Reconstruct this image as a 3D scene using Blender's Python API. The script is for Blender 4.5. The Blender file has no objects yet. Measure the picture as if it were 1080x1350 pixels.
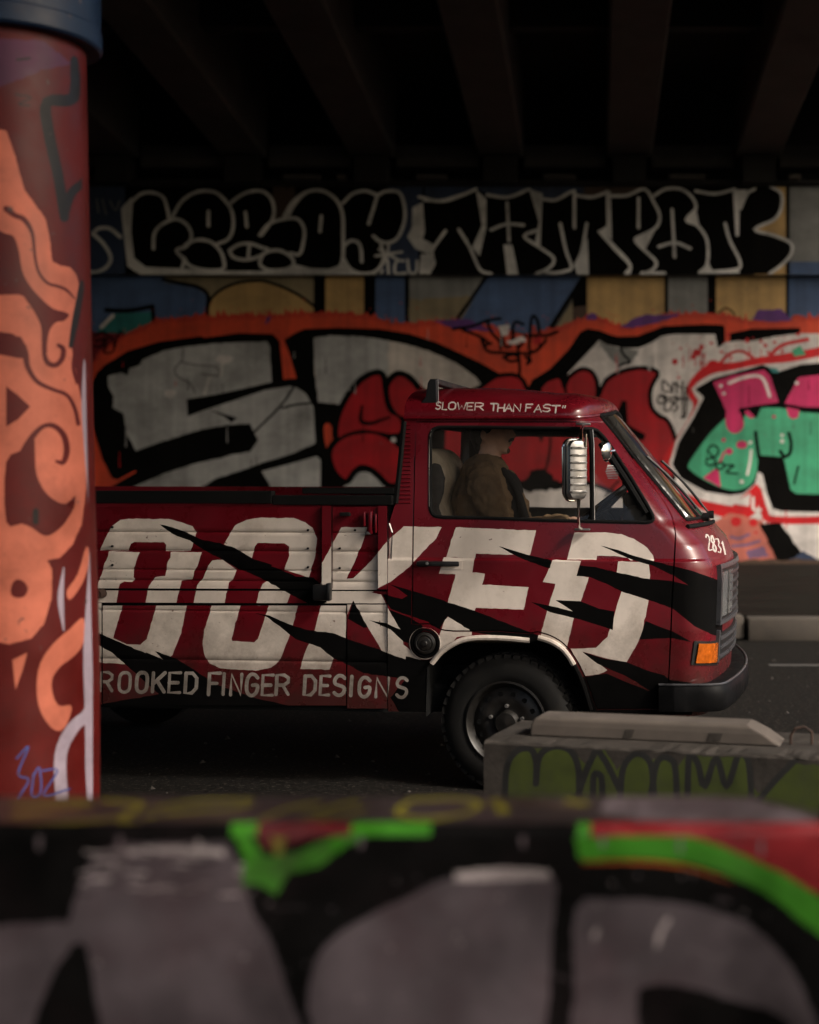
import bpy, bmesh, math, random
import numpy as np
from mathutils import Vector, Matrix
from mathutils.geometry import delaunay_2d_cdt

random.seed(7)
rng = np.random.default_rng(7)
SC = bpy.context.scene
COL = SC.collection

# ------------------------------------------------------------------ camera
F, CX, CY, CH = 1953.0, 785.0, 620.0, 1.53      # focal length in photo pixels, principal point, eye height
cam = bpy.data.cameras.new('camera')
cam.sensor_fit = 'VERTICAL'
cam.sensor_height = 36.0
cam.sensor_width = 36.0
cam.lens = 36.0 * F / 1350.0
cam.shift_x = (540.0 - CX) / 1350.0
cam.shift_y = -(675.0 - CY) / 1350.0
cam.clip_start = 0.05
cam.clip_end = 2000
cam.dof.use_dof = True
cam.dof.focus_distance = 6.95
cam.dof.aperture_fstop = 1.6
cam_ob = bpy.data.objects.new('camera', cam)
COL.objects.link(cam_ob)
cam_ob.location = (0, 0, CH)
cam_ob.rotation_euler = (math.radians(90), 0, 0)
SC.camera = cam_ob

# ------------------------------------------------------------------ light
SUN_EL, SUN_AZ = 38.0, 118.0      # azimuth measured from +Y clockwise
w = bpy.data.worlds.new('World')
SC.world = w
w.use_nodes = True
nt = w.node_tree
bgn = nt.nodes['Background']
sky = nt.nodes.new('ShaderNodeTexSky')
sky.sky_type = 'NISHITA'
sky.sun_disc = False
sky.sun_elevation = math.radians(SUN_EL)
sky.sun_rotation = math.radians(SUN_AZ)
sky.air_density = 1.0
sky.dust_density = 6.0
sky.ozone_density = 1.0
nt.links.new(sky.outputs[0], bgn.inputs[0])
bgn.inputs[1].default_value = 0.10
sun = bpy.data.lights.new('sun', 'SUN')
sun.energy = 1.5
sun.angle = math.radians(10)
sun.color = (1.0, 0.93, 0.84)
sun_ob = bpy.data.objects.new('sun', sun)
COL.objects.link(sun_ob)
_az, _el = math.radians(SUN_AZ), math.radians(SUN_EL)
_d = Vector((math.sin(_az) * math.cos(_el), math.cos(_az) * math.cos(_el), math.sin(_el)))
sun_ob.rotation_euler = _d.to_track_quat('Z', 'Y').to_euler()
sun_ob.location = (20, -20, 30)
SC.view_settings.view_transform = 'Standard'
SC.view_settings.look = 'None'
SC.view_settings.gamma = 1.0
SC.view_settings.exposure = 1.22
SC.render.engine = 'CYCLES'

# ------------------------------------------------------------------ helpers: objects
def tag(o, label=None, cat=None, group=None, kind=None):
    if label: o['label'] = label
    if cat: o['category'] = cat
    if group: o['group'] = group
    if kind: o['kind'] = kind
    return o

def empty(name, loc=(0, 0, 0), rz=0.0):
    o = bpy.data.objects.new(name, None)
    o.empty_display_size = 0.2
    COL.objects.link(o)
    o.location = loc
    o.rotation_euler = (0, 0, rz)
    return o

def mk(name, verts, faces, mats, parent=None, fmat=None, smooth=False, normals=None, sharp=None, origin=None):
    me = bpy.data.meshes.new(name)
    V = np.asarray(verts, dtype=float)
    if origin is not None:
        V = V - np.asarray(origin)
    me.from_pydata([tuple(v) for v in V], [], [tuple(int(i) for i in f) for f in faces])
    if not isinstance(mats, (list, tuple)): mats = [mats]
    for m in mats: me.materials.append(MAT[m] if isinstance(m, str) else m)
    if fmat is not None:
        me.polygons.foreach_set('material_index', np.asarray(fmat, dtype=np.int32))
    me.update()
    if smooth:
        me.polygons.foreach_set('use_smooth', np.ones(len(me.polygons), dtype=bool))
    if normals is not None:
        me.normals_split_custom_set_from_vertices([tuple(n) for n in normals])
    o = bpy.data.objects.new(name, me)
    COL.objects.link(o)
    if parent is not None: o.parent = parent
    if origin is not None: o.location = origin
    if smooth and sharp is not None and normals is None:
        me.set_sharp_from_angle(angle=math.radians(sharp))
    return o

class MB:
    """collects shapes into ONE mesh"""
    def __init__(s): s.v = []; s.f = []; s.m = []
    def add(s, v, f, mi=0):
        n = len(s.v); s.v += [tuple(p) for p in v]; s.f += [tuple(i + n for i in q) for q in f]; s.m += [mi] * len(f)
        return s
    def box(s, c, size, rot=None, bev=0.0, mi=0):
        bm = bmesh.new(); bmesh.ops.create_cube(bm, size=1.0)
        bmesh.ops.scale(bm, vec=size, verts=bm.verts)
        if bev > 0: bmesh.ops.bevel(bm, geom=bm.edges[:], offset=bev, segments=2, affect='EDGES', profile=0.5)
        M = Matrix.Translation(c)
        if rot is not None: M = M @ rot.to_4x4()
        bm.transform(M)
        bm.verts.ensure_lookup_table()
        s.add([v.co[:] for v in bm.verts], [[v.index for v in f.verts] for f in bm.faces], mi); bm.free(); return s
    def tube(s, pts, r, n=8, closed=False, mi=0, cap=True):
        P = [Vector(p) for p in pts]; N = len(P)
        if not hasattr(r, '__len__'): r = [r] * N
        rings = []; up = None
        for i in range(N):
            a = P[(i - 1) % N] if (closed or i > 0) else P[i]
            b = P[(i + 1) % N] if (closed or i < N - 1) else P[i]
            t = (b - a).normalized()
            if up is None: up = t.orthogonal().normalized()
            up = (up - t * up.dot(t))
            up = up.normalized() if up.length > 1e-6 else t.orthogonal().normalized()
            sd = t.cross(up)
            rings.append([P[i] + (up * math.cos(2 * math.pi * k / n) + sd * math.sin(2 * math.pi * k / n)) * r[i] for k in range(n)])
        v = [p[:] for rg in rings for p in rg]; f = []
        for i in range(N if closed else N - 1):
            j = (i + 1) % N
            for k in range(n):
                f.append((i * n + k, i * n + (k + 1) % n, j * n + (k + 1) % n, j * n + k))
        if not closed and cap:
            f.append(tuple(range(n))[::-1]); f.append(tuple((N - 1) * n + k for k in range(n)))
        return s.add(v, f, mi)
    def lathe(s, prof, n=32, axis='y', c=(0, 0, 0), mi=0, closed=False):
        """prof: (radius, along)"""
        v = []; f = []; m = len(prof)
        for k in range(n):
            a = 2 * math.pi * k / n
            for (r, h) in prof:
                if axis == 'y': v.append((c[0] + r * math.cos(a), c[1] + h, c[2] + r * math.sin(a)))
                elif axis == 'z': v.append((c[0] + r * math.cos(a), c[1] + r * math.sin(a), c[2] + h))
                else: v.append((c[0] + h, c[1] + r * math.cos(a), c[2] + r * math.sin(a)))
        for k in range(n):
            k2 = (k + 1) % n
            for i in range(m - 1 + (1 if closed else 0)):
                i2 = (i + 1) % m
                f.append((k * m + i, k2 * m + i, k2 * m + i2, k * m + i2))
        return s.add(v, f, mi)
    def prism(s, poly, y0, y1, mi=0, ax='y'):
        n = len(poly)
        if ax == 'y': v = [(p[0], y0, p[1]) for p in poly] + [(p[0], y1, p[1]) for p in poly]
        else: v = [(p[0], p[1], y0) for p in poly] + [(p[0], p[1], y1) for p in poly]
        f = [tuple(range(n)), tuple(range(2 * n - 1, n - 1, -1))] + [(i, n + i, n + (i + 1) % n, (i + 1) % n) for i in range(n)]
        return s.add(v, f, mi)
    def build(s, name, mats, parent=None, smooth=False, sharp=35, origin=None, bevel=0):
        o = mk(name, s.v, s.f, mats, parent, fmat=s.m, smooth=smooth, sharp=sharp, origin=origin)
        bm = bmesh.new(); bm.from_mesh(o.data); bmesh.ops.recalc_face_normals(bm, faces=bm.faces[:]); bm.to_mesh(o.data); bm.free()
        if smooth: o.data.set_sharp_from_angle(angle=math.radians(sharp))
        if bevel:
            md = o.modifiers.new('bevel', 'BEVEL'); md.width = bevel; md.segments = 2; md.limit_method = 'ANGLE'
        return o

# ------------------------------------------------------------------ helpers: 2-D outlines
def CR(pts, n=5, closed=False):
    """Catmull-Rom through pts"""
    P = np.asarray(pts, float); N = len(P); out = []
    if N < 3: return P
    rngi = range(N if closed else N - 1)
    for i in rngi:
        p1, p2 = P[i], P[(i + 1) % N]
        p0 = P[(i - 1) % N] if (closed or i > 0) else 2 * p1 - p2
        p3 = P[(i + 2) % N] if (closed or i + 2 < N) else 2 * p2 - p1
        for k in range(n):
            t = k / n
            out.append(0.5 * ((2 * p1) + (-p0 + p2) * t + (2 * p0 - 5 * p1 + 4 * p2 - p3) * t * t + (-p0 + 3 * p1 - 3 * p2 + p3) * t ** 3))
    if not closed: out.append(P[-1])
    return np.array(out)

def dens(pts, step):
    P = np.asarray(pts, float); out = []
    for i in range(len(P)):
        a, b = P[i], P[(i + 1) % len(P)]
        n = max(1, int(np.linalg.norm(b - a) / step))
        for k in range(n): out.append(a + (b - a) * k / n)
    return np.array(out)

def stroke(pts, wd, sm=True, n=4):
    """a brush line as a closed outline; wd number or per-point list"""
    P = np.asarray(pts, float)
    W = np.full(len(P), wd, float) if not hasattr(wd, '__len__') else np.asarray(wd, float)
    if sm and len(P) > 2:
        Q = CR(np.column_stack([P, W]), n); P, W = Q[:, :2], np.abs(Q[:, 2])
    keep = [0]
    for i in range(1, len(P)):
        if np.linalg.norm(P[i] - P[keep[-1]]) > 1e-3: keep.append(i)
    P, W = P[keep], W[keep] / 2
    T = np.gradient(P, axis=0); T /= np.linalg.norm(T, axis=1)[:, None] + 1e-9
    Nn = np.column_stack([-T[:, 1], T[:, 0]])
    L, R = P + Nn * W[:, None], P - Nn * W[:, None]
    cap = lambda c, t, nn, r: [c + r * (math.cos(a) * nn + math.sin(a) * t) for a in (math.pi * k / 5 for k in range(1, 5))]
    return np.array(list(L) + cap(P[-1], T[-1], Nn[-1], W[-1]) + list(R[::-1]) + cap(P[0], -T[0], -Nn[0], W[0]))

def ell(cx, cy, rx, ry=None, n=14, rot=0):
    ry = ry or rx; c, s = math.cos(rot), math.sin(rot)
    return np.array([(cx + rx * math.cos(a) * c - ry * math.sin(a) * s, cy + rx * math.cos(a) * s + ry * math.sin(a) * c) for a in (2 * math.pi * k / n for k in range(n))])

def rough(pts, amp, step=4.0, seed=0):
    r = np.random.default_rng(seed); P = dens(pts, step)
    return P + r.normal(0, amp, P.shape)

def winding(C, poly):
    """nonzero winding numbers of the points C"""
    w_ = np.zeros(len(C), int)
    lo, hi = poly.min(0), poly.max(0)
    idx = np.where((C[:, 0] >= lo[0]) & (C[:, 0] <= hi[0]) & (C[:, 1] >= lo[1]) & (C[:, 1] <= hi[1]))[0]
    if len(idx) == 0: return w_
    X, Y = C[idx, 0][:, None], C[idx, 1][:, None]
    A = poly; B = np.roll(poly, -1, 0)
    ax, ay, bx, by = A[:, 0], A[:, 1], B[:, 0], B[:, 1]
    cr = (bx - ax) * (Y - ay) - (X - ax) * (by - ay)
    up = (ay <= Y) & (by > Y) & (cr > 0)
    dn = (ay > Y) & (by <= Y) & (cr < 0)
    w_[idx] = up.sum(1) - dn.sum(1)
    return w_

def painted(domain, holes, layers, grid=None, scale=1.0, lines=()):
    """One sheet cut along every paint outline.  domain / holes: loops; layers: (material index, outline) from bottom to top.
    Returns verts (N,2), faces, material index per face."""
    loops = [np.asarray(domain, float)] + [np.asarray(h, float) for h in holes]
    D = loops[0]; lo, hi = D.min(0), D.max(0)
    use = [(m, np.asarray(p, float)) for m, p in layers if (p[:, 0].max() > lo[0] and p[:, 0].min() < hi[0] and p[:, 1].max() > lo[1] and p[:, 1].min() < hi[1])]
    V = []; E = []
    for lp in loops + [p for _, p in use]:
        n0 = len(V); V += [Vector((float(a) * scale, float(b) * scale)) for a, b in lp]; k = len(lp)
        E += [(n0 + i, n0 + (i + 1) % k) for i in range(k)]
    for ln in lines:
        n0 = len(V); V += [Vector((float(a) * scale, float(b) * scale)) for a, b in ln]; E += [(n0 + i, n0 + i + 1) for i in range(len(ln) - 1)]
    if grid is not None and len(grid):
        g = np.asarray(grid, float)
        ins = np.zeros(len(g), int)
        for lp in loops: ins += (winding(g, lp) != 0).astype(int)
        V += [Vector((float(a) * scale, float(b) * scale)) for a, b in g[ins == 1]]
    r = delaunay_2d_cdt(V, E, [], 0, 1e-5, False)
    ov = np.array([(v[0], v[1]) for v in r[0]]) / scale
    of = np.array([tuple(f) for f in r[2]])
    C = ov[of].mean(1)
    ins = np.zeros(len(C), int)
    ins0 = winding(C, loops[0]) != 0
    for lp in loops[1:]: ins0 &= winding(C, lp) == 0
    of, C = of[ins0], C[ins0]
    mi = np.zeros(len(C), np.int32)
    for m, p in use: mi[winding(C, p) != 0] = m
    used = np.unique(of); rem = -np.ones(len(ov), int); rem[used] = np.arange(len(used))
    ov, of = ov[used], rem[of]
    # orient counter-clockwise in (u,v)
    a, b, c = ov[of[:, 0]], ov[of[:, 1]], ov[of[:, 2]]
    ar = (b[:, 0] - a[:, 0]) * (c[:, 1] - a[:, 1]) - (b[:, 1] - a[:, 1]) * (c[:, 0] - a[:, 0])
    of[ar < 0] = of[ar < 0][:, ::-1]
    return ov, of, mi

# chart coordinates: c4(x0,y0,[...]) = enlarged detail (4x) back to photo pixels
def ch(x0, y0, pts, k=4.0): return np.asarray(pts, float) / k + np.array([x0, y0])
def flat(px, py, Y): return ((px - CX) / F * Y, Y, CH + (CY - py) / F * Y)

# ------------------------------------------------------------------ materials
MAT = {}
def lin(c):
    return tuple(((x / 255) / 12.92 if x / 255 <= 0.04045 else ((x / 255 + 0.055) / 1.055) ** 2.4) for x in c)

def mat(name, col, rough=0.6, metal=0.0, var=0.25, scale=6.0, bump=0.0, bscale=60.0, spec=0.5, coat=0.0, dirt=None, dirt_amt=0.0, dscale=2.5, stretch=(1, 1, 1), rvar=0.15, chips=None, chip_scale=40.0, chip_thr=0.68, streak=0.0, mud=None):
    m = bpy.data.materials.new(name); m.use_nodes = True
    n = m.node_tree.nodes; l = m.node_tree.links
    b = n['Principled BSDF']
    tc = n.new('ShaderNodeTexCoord'); mp = n.new('ShaderNodeMapping'); mp.inputs['Scale'].default_value = stretch
    l.new(tc.outputs['Object'], mp.inputs['Vector'])
    n1 = n.new('ShaderNodeTexNoise'); n1.inputs['Scale'].default_value = scale; n1.inputs['Detail'].default_value = 6; n1.inputs['Roughness'].default_value = 0.65
    l.new(mp.outputs[0], n1.inputs['Vector'])
    r1 = n.new('ShaderNodeMapRange'); r1.inputs[1].default_value = 0.3; r1.inputs[2].default_value = 0.7
    r1.inputs[3].default_value = 1 - var; r1.inputs[4].default_value = 1 + var * 0.6
    l.new(n1.outputs['Fac'], r1.inputs[0])
    mx = n.new('ShaderNodeMix'); mx.data_type = 'RGBA'; mx.blend_type = 'MULTIPLY'; mx.inputs[0].default_value = 1
    mx.inputs[6].default_value = (*col, 1)
    l.new(r1.outputs[0], mx.inputs[7])
    out = mx.outputs[2]
    if dirt is not None:
        n2 = n.new('ShaderNodeTexNoise'); n2.inputs['Scale'].default_value = dscale; n2.inputs['Detail'].default_value = 8; n2.inputs['Roughness'].default_value = 0.75
        l.new(mp.outputs[0], n2.inputs['Vector'])
        r2 = n.new('ShaderNodeMapRange'); r2.inputs[1].default_value = 0.5; r2.inputs[2].default_value = 0.75; r2.inputs[3].default_value = 0; r2.inputs[4].default_value = dirt_amt
        l.new(n2.outputs['Fac'], r2.inputs[0])
        m2 = n.new('ShaderNodeMix'); m2.data_type = 'RGBA'; m2.inputs[7].default_value = (*dirt, 1)
        l.new(r2.outputs[0], m2.inputs[0]); l.new(out, m2.inputs[6]); out = m2.outputs[2]
    if streak > 0:
        ms = n.new('ShaderNodeMapping'); ms.inputs['Scale'].default_value = (9, 9, .35); l.new(tc.outputs['Object'], ms.inputs['Vector'])
        n4 = n.new('ShaderNodeTexNoise'); n4.inputs['Scale'].default_value = 1.0; n4.inputs['Detail'].default_value = 5; l.new(ms.outputs[0], n4.inputs['Vector'])
        r4 = n.new('ShaderNodeMapRange'); r4.inputs[1].default_value = 0.35; r4.inputs[2].default_value = 0.7; r4.inputs[3].default_value = 1.0; r4.inputs[4].default_value = 1 - streak
        l.new(n4.outputs['Fac'], r4.inputs[0])
        m4 = n.new('ShaderNodeMix'); m4.data_type = 'RGBA'; m4.blend_type = 'MULTIPLY'; m4.inputs[0].default_value = 1
        l.new(out, m4.inputs[6]); l.new(r4.outputs[0], m4.inputs[7]); out = m4.outputs[2]
    if chips is not None:
        n3 = n.new('ShaderNodeTexNoise'); n3.inputs['Scale'].default_value = chip_scale; n3.inputs['Detail'].default_value = 4; n3.inputs['Roughness'].default_value = 0.6
        l.new(tc.outputs['Object'], n3.inputs['Vector'])
        r3 = n.new('ShaderNodeMapRange'); r3.inputs[1].default_value = chip_thr; r3.inputs[2].default_value = chip_thr + .03; r3.inputs[3].default_value = 0; r3.inputs[4].default_value = 0.85
        l.new(n3.outputs['Fac'], r3.inputs[0])
        m3 = n.new('ShaderNodeMix'); m3.data_type = 'RGBA'; m3.inputs[7].default_value = (*chips, 1)
        l.new(r3.outputs[0], m3.inputs[0]); l.new(out, m3.inputs[6]); out = m3.outputs[2]
    if mud is not None:
        sx = n.new('ShaderNodeSeparateXYZ'); l.new(tc.outputs['Object'], sx.inputs[0])
        n5 = n.new('ShaderNodeTexNoise'); n5.inputs['Scale'].default_value = 7; n5.inputs['Detail'].default_value = 8; n5.inputs['Roughness'].default_value = .75; l.new(tc.outputs['Object'], n5.inputs['Vector'])
        ad = n.new('ShaderNodeMath'); ad.operation = 'MULTIPLY_ADD'; ad.inputs[1].default_value = -.9; l.new(n5.outputs['Fac'], ad.inputs[0]); l.new(sx.outputs[2], ad.inputs[2])
        r5 = n.new('ShaderNodeMapRange'); r5.inputs[1].default_value = -.02; r5.inputs[2].default_value = .42; r5.inputs[3].default_value = .75; r5.inputs[4].default_value = 0
        l.new(ad.outputs[0], r5.inputs[0])
        m5 = n.new('ShaderNodeMix'); m5.data_type = 'RGBA'; m5.inputs[7].default_value = (*mud, 1); l.new(r5.outputs[0], m5.inputs[0]); l.new(out, m5.inputs[6]); out = m5.outputs[2]
    l.new(out, b.inputs['Base Color'])
    rr = n.new('ShaderNodeMapRange'); rr.inputs[1].default_value = 0.3; rr.inputs[2].default_value = 0.7; rr.inputs[3].default_value = max(0.02, rough - rvar); rr.inputs[4].default_value = min(1, rough + rvar)
    l.new(n1.outputs['Fac'], rr.inputs[0]); l.new(rr.outputs[0], b.inputs['Roughness'])
    b.inputs['Metallic'].default_value = metal
    b.inputs['Specular IOR Level'].default_value = spec
    b.inputs['Coat Weight'].default_value = coat
    b.inputs['Coat Roughness'].default_value = 0.12
    if bump > 0:
        nb = n.new('ShaderNodeTexNoise'); nb.inputs['Scale'].default_value = bscale; nb.inputs['Detail'].default_value = 5; nb.inputs['Roughness'].default_value = 0.7
        l.new(mp.outputs[0], nb.inputs['Vector'])
        bn = n.new('ShaderNodeBump'); bn.inputs['Strength'].default_value = min(1, bump * 20); bn.inputs['Distance'].default_value = bump
        l.new(nb.outputs['Fac'], bn.inputs['Height']); l.new(bn.outputs[0], b.inputs['Normal'])
    MAT[name] = m
    return m

def wallpaint(name, rgb, silver=False):
    return mat('wall_' + name, lin(rgb), rough=0.62 if not silver else 0.45, var=0.30 if not silver else 0.42, scale=1.6 if not silver else 1.3, bump=0.004, bscale=22, spec=0.4 if sum(rgb) > 90 else 0.03,
               dirt=(0.03, 0.027, 0.022), dirt_amt=(0.35 if not silver else 0.5) if sum(rgb) > 90 else .1, dscale=0.9, stretch=(1.0, 1.0, 1.6),
               streak=.28, chips=(0.10, 0.09, 0.08) if sum(rgb) > 90 else None, chip_scale=16.0, chip_thr=0.66)

for nm, c in dict(black=(15, 14, 13), silver=(178, 177, 174), white=(216, 208, 202), cream=(200, 190, 180), orange=(214, 74, 42), orange2=(196, 60, 36), red=(168, 12, 24), crimson=(196, 14, 22),
                  blue=(74, 96, 132), navy=(46, 60, 86), beige=(190, 154, 98), grey=(132, 132, 128), tan=(140, 126, 98), purple=(98, 52, 120), magenta=(190, 36, 92), green=(64, 160, 118),
                  teal=(44, 120, 116), pink=(190, 104, 88), lilac=(120, 90, 120), hsilver=(218, 215, 210), darkred=(110, 8, 18), dgrey=(66, 64, 60), brown=(74, 54, 40)).items():
    wallpaint(nm, c, silver=nm in ('silver', 'white', 'cream', 'hsilver'))
mat('truck_red', (0.115, 0.0035, 0.0085), rough=0.30, var=0.22, scale=3.0, spec=0.4, coat=0.25, dirt=(0.03, 0.012, 0.010), dirt_amt=0.35, dscale=2.0, bump=0.0006, bscale=7, chips=(0.02, 0.006, 0.005), chip_scale=60, chip_thr=0.75, mud=(0.022, 0.014, 0.011))
mat('truck_white', (0.68, 0.60, 0.53), rough=0.55, var=0.13, scale=5.0, spec=0.35, dirt=(0.26, 0.19, 0.14), dirt_amt=0.45, dscale=3.4, bump=0.0004, bscale=30, chips=(0.09, 0.035, 0.028), chip_scale=38, chip_thr=0.69, streak=.12, mud=(0.13, 0.10, 0.08))
mat('truck_black', (0.0035, 0.0033, 0.0033), rough=0.6, var=0.3, scale=4.0, spec=0.03, bump=0.0004, bscale=30)
mat('small_letters', (0.46, 0.42, 0.38), rough=0.6, var=0.35, scale=30.0, spec=0.3, dirt=(0.06, 0.02, 0.02), dirt_amt=0.5, dscale=14, mud=(0.10, 0.08, 0.065))
mat('liner', (0.004, 0.004, 0.004), rough=0.9, spec=0.2)
mat('rubber', (0.006, 0.006, 0.006), rough=0.8, spec=0.1, bump=0.001, bscale=80)
mat('tyre_rubber', (0.0065, 0.006, 0.0055), rough=0.8, var=0.4, scale=12, spec=0.25, dirt=(0.03, 0.026, 0.02), dirt_amt=0.4, dscale=6)
mat('black_plastic', (0.009, 0.009, 0.0095), rough=0.45, var=0.3, spec=0.35, bump=0.0006, bscale=140)
mat('bumper_black', (0.004, 0.004, 0.0045), rough=0.55, var=0.3, spec=0.08, dirt=(0.02, 0.018, 0.016), dirt_amt=0.25, dscale=5)
mat('steel_rim', (0.017, 0.0155, 0.014), rough=0.42, metal=0.3, var=0.4, scale=14, dirt=(0.03, 0.02, 0.014), dirt_amt=0.6, dscale=9)
mat('chrome', (0.78, 0.75, 0.72), rough=0.13, metal=1.0, var=0.08, scale=20, rvar=0.06)
mat('mirror_rib', (0.85, 0.82, 0.78), rough=0.36, metal=1.0, var=0.1, scale=30)
mat('mirror_casing', (0.27, 0.26, 0.25), rough=0.40, metal=1.0, var=0.15, scale=30)
mat('dull_metal', (0.30, 0.29, 0.28), rough=0.4, metal=0.9, var=0.3, scale=18)
mat('amber', (0.40, 0.085, 0.004), rough=0.16, var=0.55, scale=26, spec=0.6, coat=0.5, bump=0.004, bscale=60)
mat('lamp_glass', (0.26, 0.27, 0.28), rough=0.16, metal=0.6, var=0.2, scale=40)
mat('grille_grey', (0.05, 0.05, 0.055), rough=0.34, var=0.25, spec=0.5)
mat('seat_cloth', (0.52, 0.42, 0.29), rough=0.9, var=0.25, scale=14, spec=0.2, bump=0.002, bscale=160)
mat('headlining', (0.42, 0.38, 0.32), rough=0.95, var=0.15, scale=20, spec=0.1)
mat('seat_dark', (0.06, 0.058, 0.05), rough=0.9, var=0.3, scale=16, spec=0.2)
mat('skin', (0.72, 0.42, 0.29), rough=0.5, var=0.12, scale=25, spec=0.35)
mat('hair', (0.012, 0.009, 0.007), rough=0.6, var=0.4, scale=80, spec=0.3, bump=0.004, bscale=240)
mat('stubble', (0.20, 0.105, 0.065), rough=0.75, var=0.4, scale=120, spec=0.2)
mat('jacket', (0.20, 0.125, 0.066), rough=0.88, var=0.35, scale=9, spec=0.2, bump=0.006, bscale=26)
mat('shirt_dark', (0.02, 0.018, 0.016), rough=0.9, var=0.3, spec=0.2)
mat('trousers', (0.03, 0.035, 0.05), rough=0.9, var=0.3, spec=0.2)
mat('asphalt', (0.0075, 0.0065, 0.0055), rough=0.95, chips=(0.055, 0.048, 0.040), chip_scale=44, chip_thr=.60, var=0.8, scale=30, bump=0.014, bscale=52, spec=0.12, dirt=(0.028, 0.024, 0.019), dirt_amt=0.7, dscale=30)
mat('paving', (0.011, 0.0085, 0.0065), rough=0.95, var=0.5, scale=2.4, spec=0.08, bump=0.010, bscale=14, dirt=(0.008, 0.012, 0.009), dirt_amt=0.8, dscale=1.3)
mat('kerb_concrete', (0.068, 0.056, 0.045), rough=0.85, var=0.35, scale=5, bump=0.006, bscale=30, dirt=(0.05, 0.045, 0.04), dirt_amt=0.7, dscale=3)
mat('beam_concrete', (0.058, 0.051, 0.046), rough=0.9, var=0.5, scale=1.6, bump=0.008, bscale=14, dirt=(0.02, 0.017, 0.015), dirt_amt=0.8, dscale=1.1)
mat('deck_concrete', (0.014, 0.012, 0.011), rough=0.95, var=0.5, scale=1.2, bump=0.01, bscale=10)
mat('block_concrete', (0.055, 0.048, 0.042), rough=0.9, var=0.5, scale=7, bump=0.012, bscale=45, spec=0.15, chips=(0.012, 0.010, 0.009), chip_scale=70, chip_thr=.64, streak=.3, dirt=(0.06, 0.05, 0.045), dirt_amt=0.7, dscale=4)
mat('stop_concrete', (0.088, 0.072, 0.060), rough=0.85, var=0.3, scale=7, bump=0.005, bscale=45, dirt=(0.08, 0.065, 0.055), dirt_amt=0.6, dscale=5)
mat('block_green', lin((60, 70, 16)), rough=0.8, var=0.4, scale=9, bump=0.006, bscale=45, dirt=(0.03, 0.028, 0.022), dirt_amt=0.6, dscale=6)
mat('block_black', (0.012, 0.012, 0.011), rough=0.75, var=0.4, scale=9, bump=0.006, bscale=45)
mat('grit', (0.035, 0.030, 0.025), rough=0.9, var=0.6, scale=60)
mat('road_paint', (0.06, 0.057, 0.053), rough=0.8, var=0.5, scale=24, dirt=(0.05, 0.045, 0.04), dirt_amt=0.8, dscale=14)
mat('rust', (0.05, 0.028, 0.02), rough=0.8, var=0.5, scale=40, metal=0.3)
def barrierpaint(name, rgb, rough=0.45, **k):
    return mat('barrier_' + name, lin(rgb), rough=rough, var=0.75, scale=3.2, spec=0.45 if sum(rgb) > 90 else 0.04, bump=0.004, bscale=26, dirt=(0.040, 0.020, 0.024), dirt_amt=0.8 if sum(rgb) > 90 else .12, dscale=3.0, chips=(0.12, 0.11, 0.11) if sum(rgb) > 90 else None, chip_scale=30, chip_thr=0.70, streak=.2, **k)
for nm, c in dict(black=(14, 13, 13), grey=(68, 60, 64), green=(46, 112, 9), red=(112, 6, 14), yellow=(112, 105, 22), top=(46, 37, 37), topgrey=(92, 82, 86), white=(150, 140, 140), brown=(74, 58, 42), orange=(150, 70, 16), darkred=(84, 8, 12)).items():
    barrierpaint(nm, c)
def pillarpaint(name, rgb, rough=0.42):
    return mat('pillar_' + name, lin(rgb), rough=rough, var=0.3, scale=5, spec=0.22, bump=0.004, bscale=22, dirt=(0.04, 0.018, 0.016), dirt_amt=0.4, dscale=4, streak=.22, chips=(0.07, 0.05, 0.045), chip_scale=24, chip_thr=.68)
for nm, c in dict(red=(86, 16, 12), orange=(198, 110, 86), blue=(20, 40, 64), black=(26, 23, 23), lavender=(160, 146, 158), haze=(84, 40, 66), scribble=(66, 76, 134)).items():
    pillarpaint(nm, c)

def glass(name, tint=(0.9, 0.92, 0.92), refl=1.0, ior=1.5, rough=0.02, dust=.022):
    m = bpy.data.materials.new(name); m.use_nodes = True
    n = m.node_tree.nodes; l = m.node_tree.links
    for x in list(n): n.remove(x)
    o = n.new('ShaderNodeOutputMaterial'); t = n.new('ShaderNodeBsdfTransparent'); g = n.new('ShaderNodeBsdfGlossy'); fr = n.new('ShaderNodeFresnel'); mx = n.new('ShaderNodeMixShader')
    t.inputs[0].default_value = (*tint, 1); g.inputs['Roughness'].default_value = rough; g.inputs[0].default_value = (refl, refl, refl, 1); fr.inputs[0].default_value = ior
    l.new(fr.outputs[0], mx.inputs[0]); l.new(t.outputs[0], mx.inputs[1]); l.new(g.outputs[0], mx.inputs[2]); 
    tc = n.new('ShaderNodeTexCoord'); nz = n.new('ShaderNodeTexNoise'); nz.inputs['Scale'].default_value = 9; nz.inputs['Detail'].default_value = 9; nz.inputs['Roughness'].default_value = .8
    l.new(tc.outputs['Object'], nz.inputs['Vector']); mr = n.new('ShaderNodeMapRange'); mr.inputs[1].default_value = .35; mr.inputs[2].default_value = .75; mr.inputs[3].default_value = .01; mr.inputs[4].default_value = dust
    l.new(nz.outputs['Fac'], mr.inputs[0]); df = n.new('ShaderNodeBsdfDiffuse'); df.inputs[0].default_value = (.5, .46, .42, 1); m2 = n.new('ShaderNodeMixShader')
    l.new(mr.outputs[0], m2.inputs[0]); l.new(mx.outputs[0], m2.inputs[1]); l.new(df.outputs[0], m2.inputs[2]); l.new(m2.outputs[0], o.inputs[0])
    MAT[name] = m
glass('window_glass', tint=(0.97, 0.97, 0.97), ior=1.3)
glass('windshield_glass', tint=(0.74, 0.78, 0.80), ior=2.0)
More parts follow.
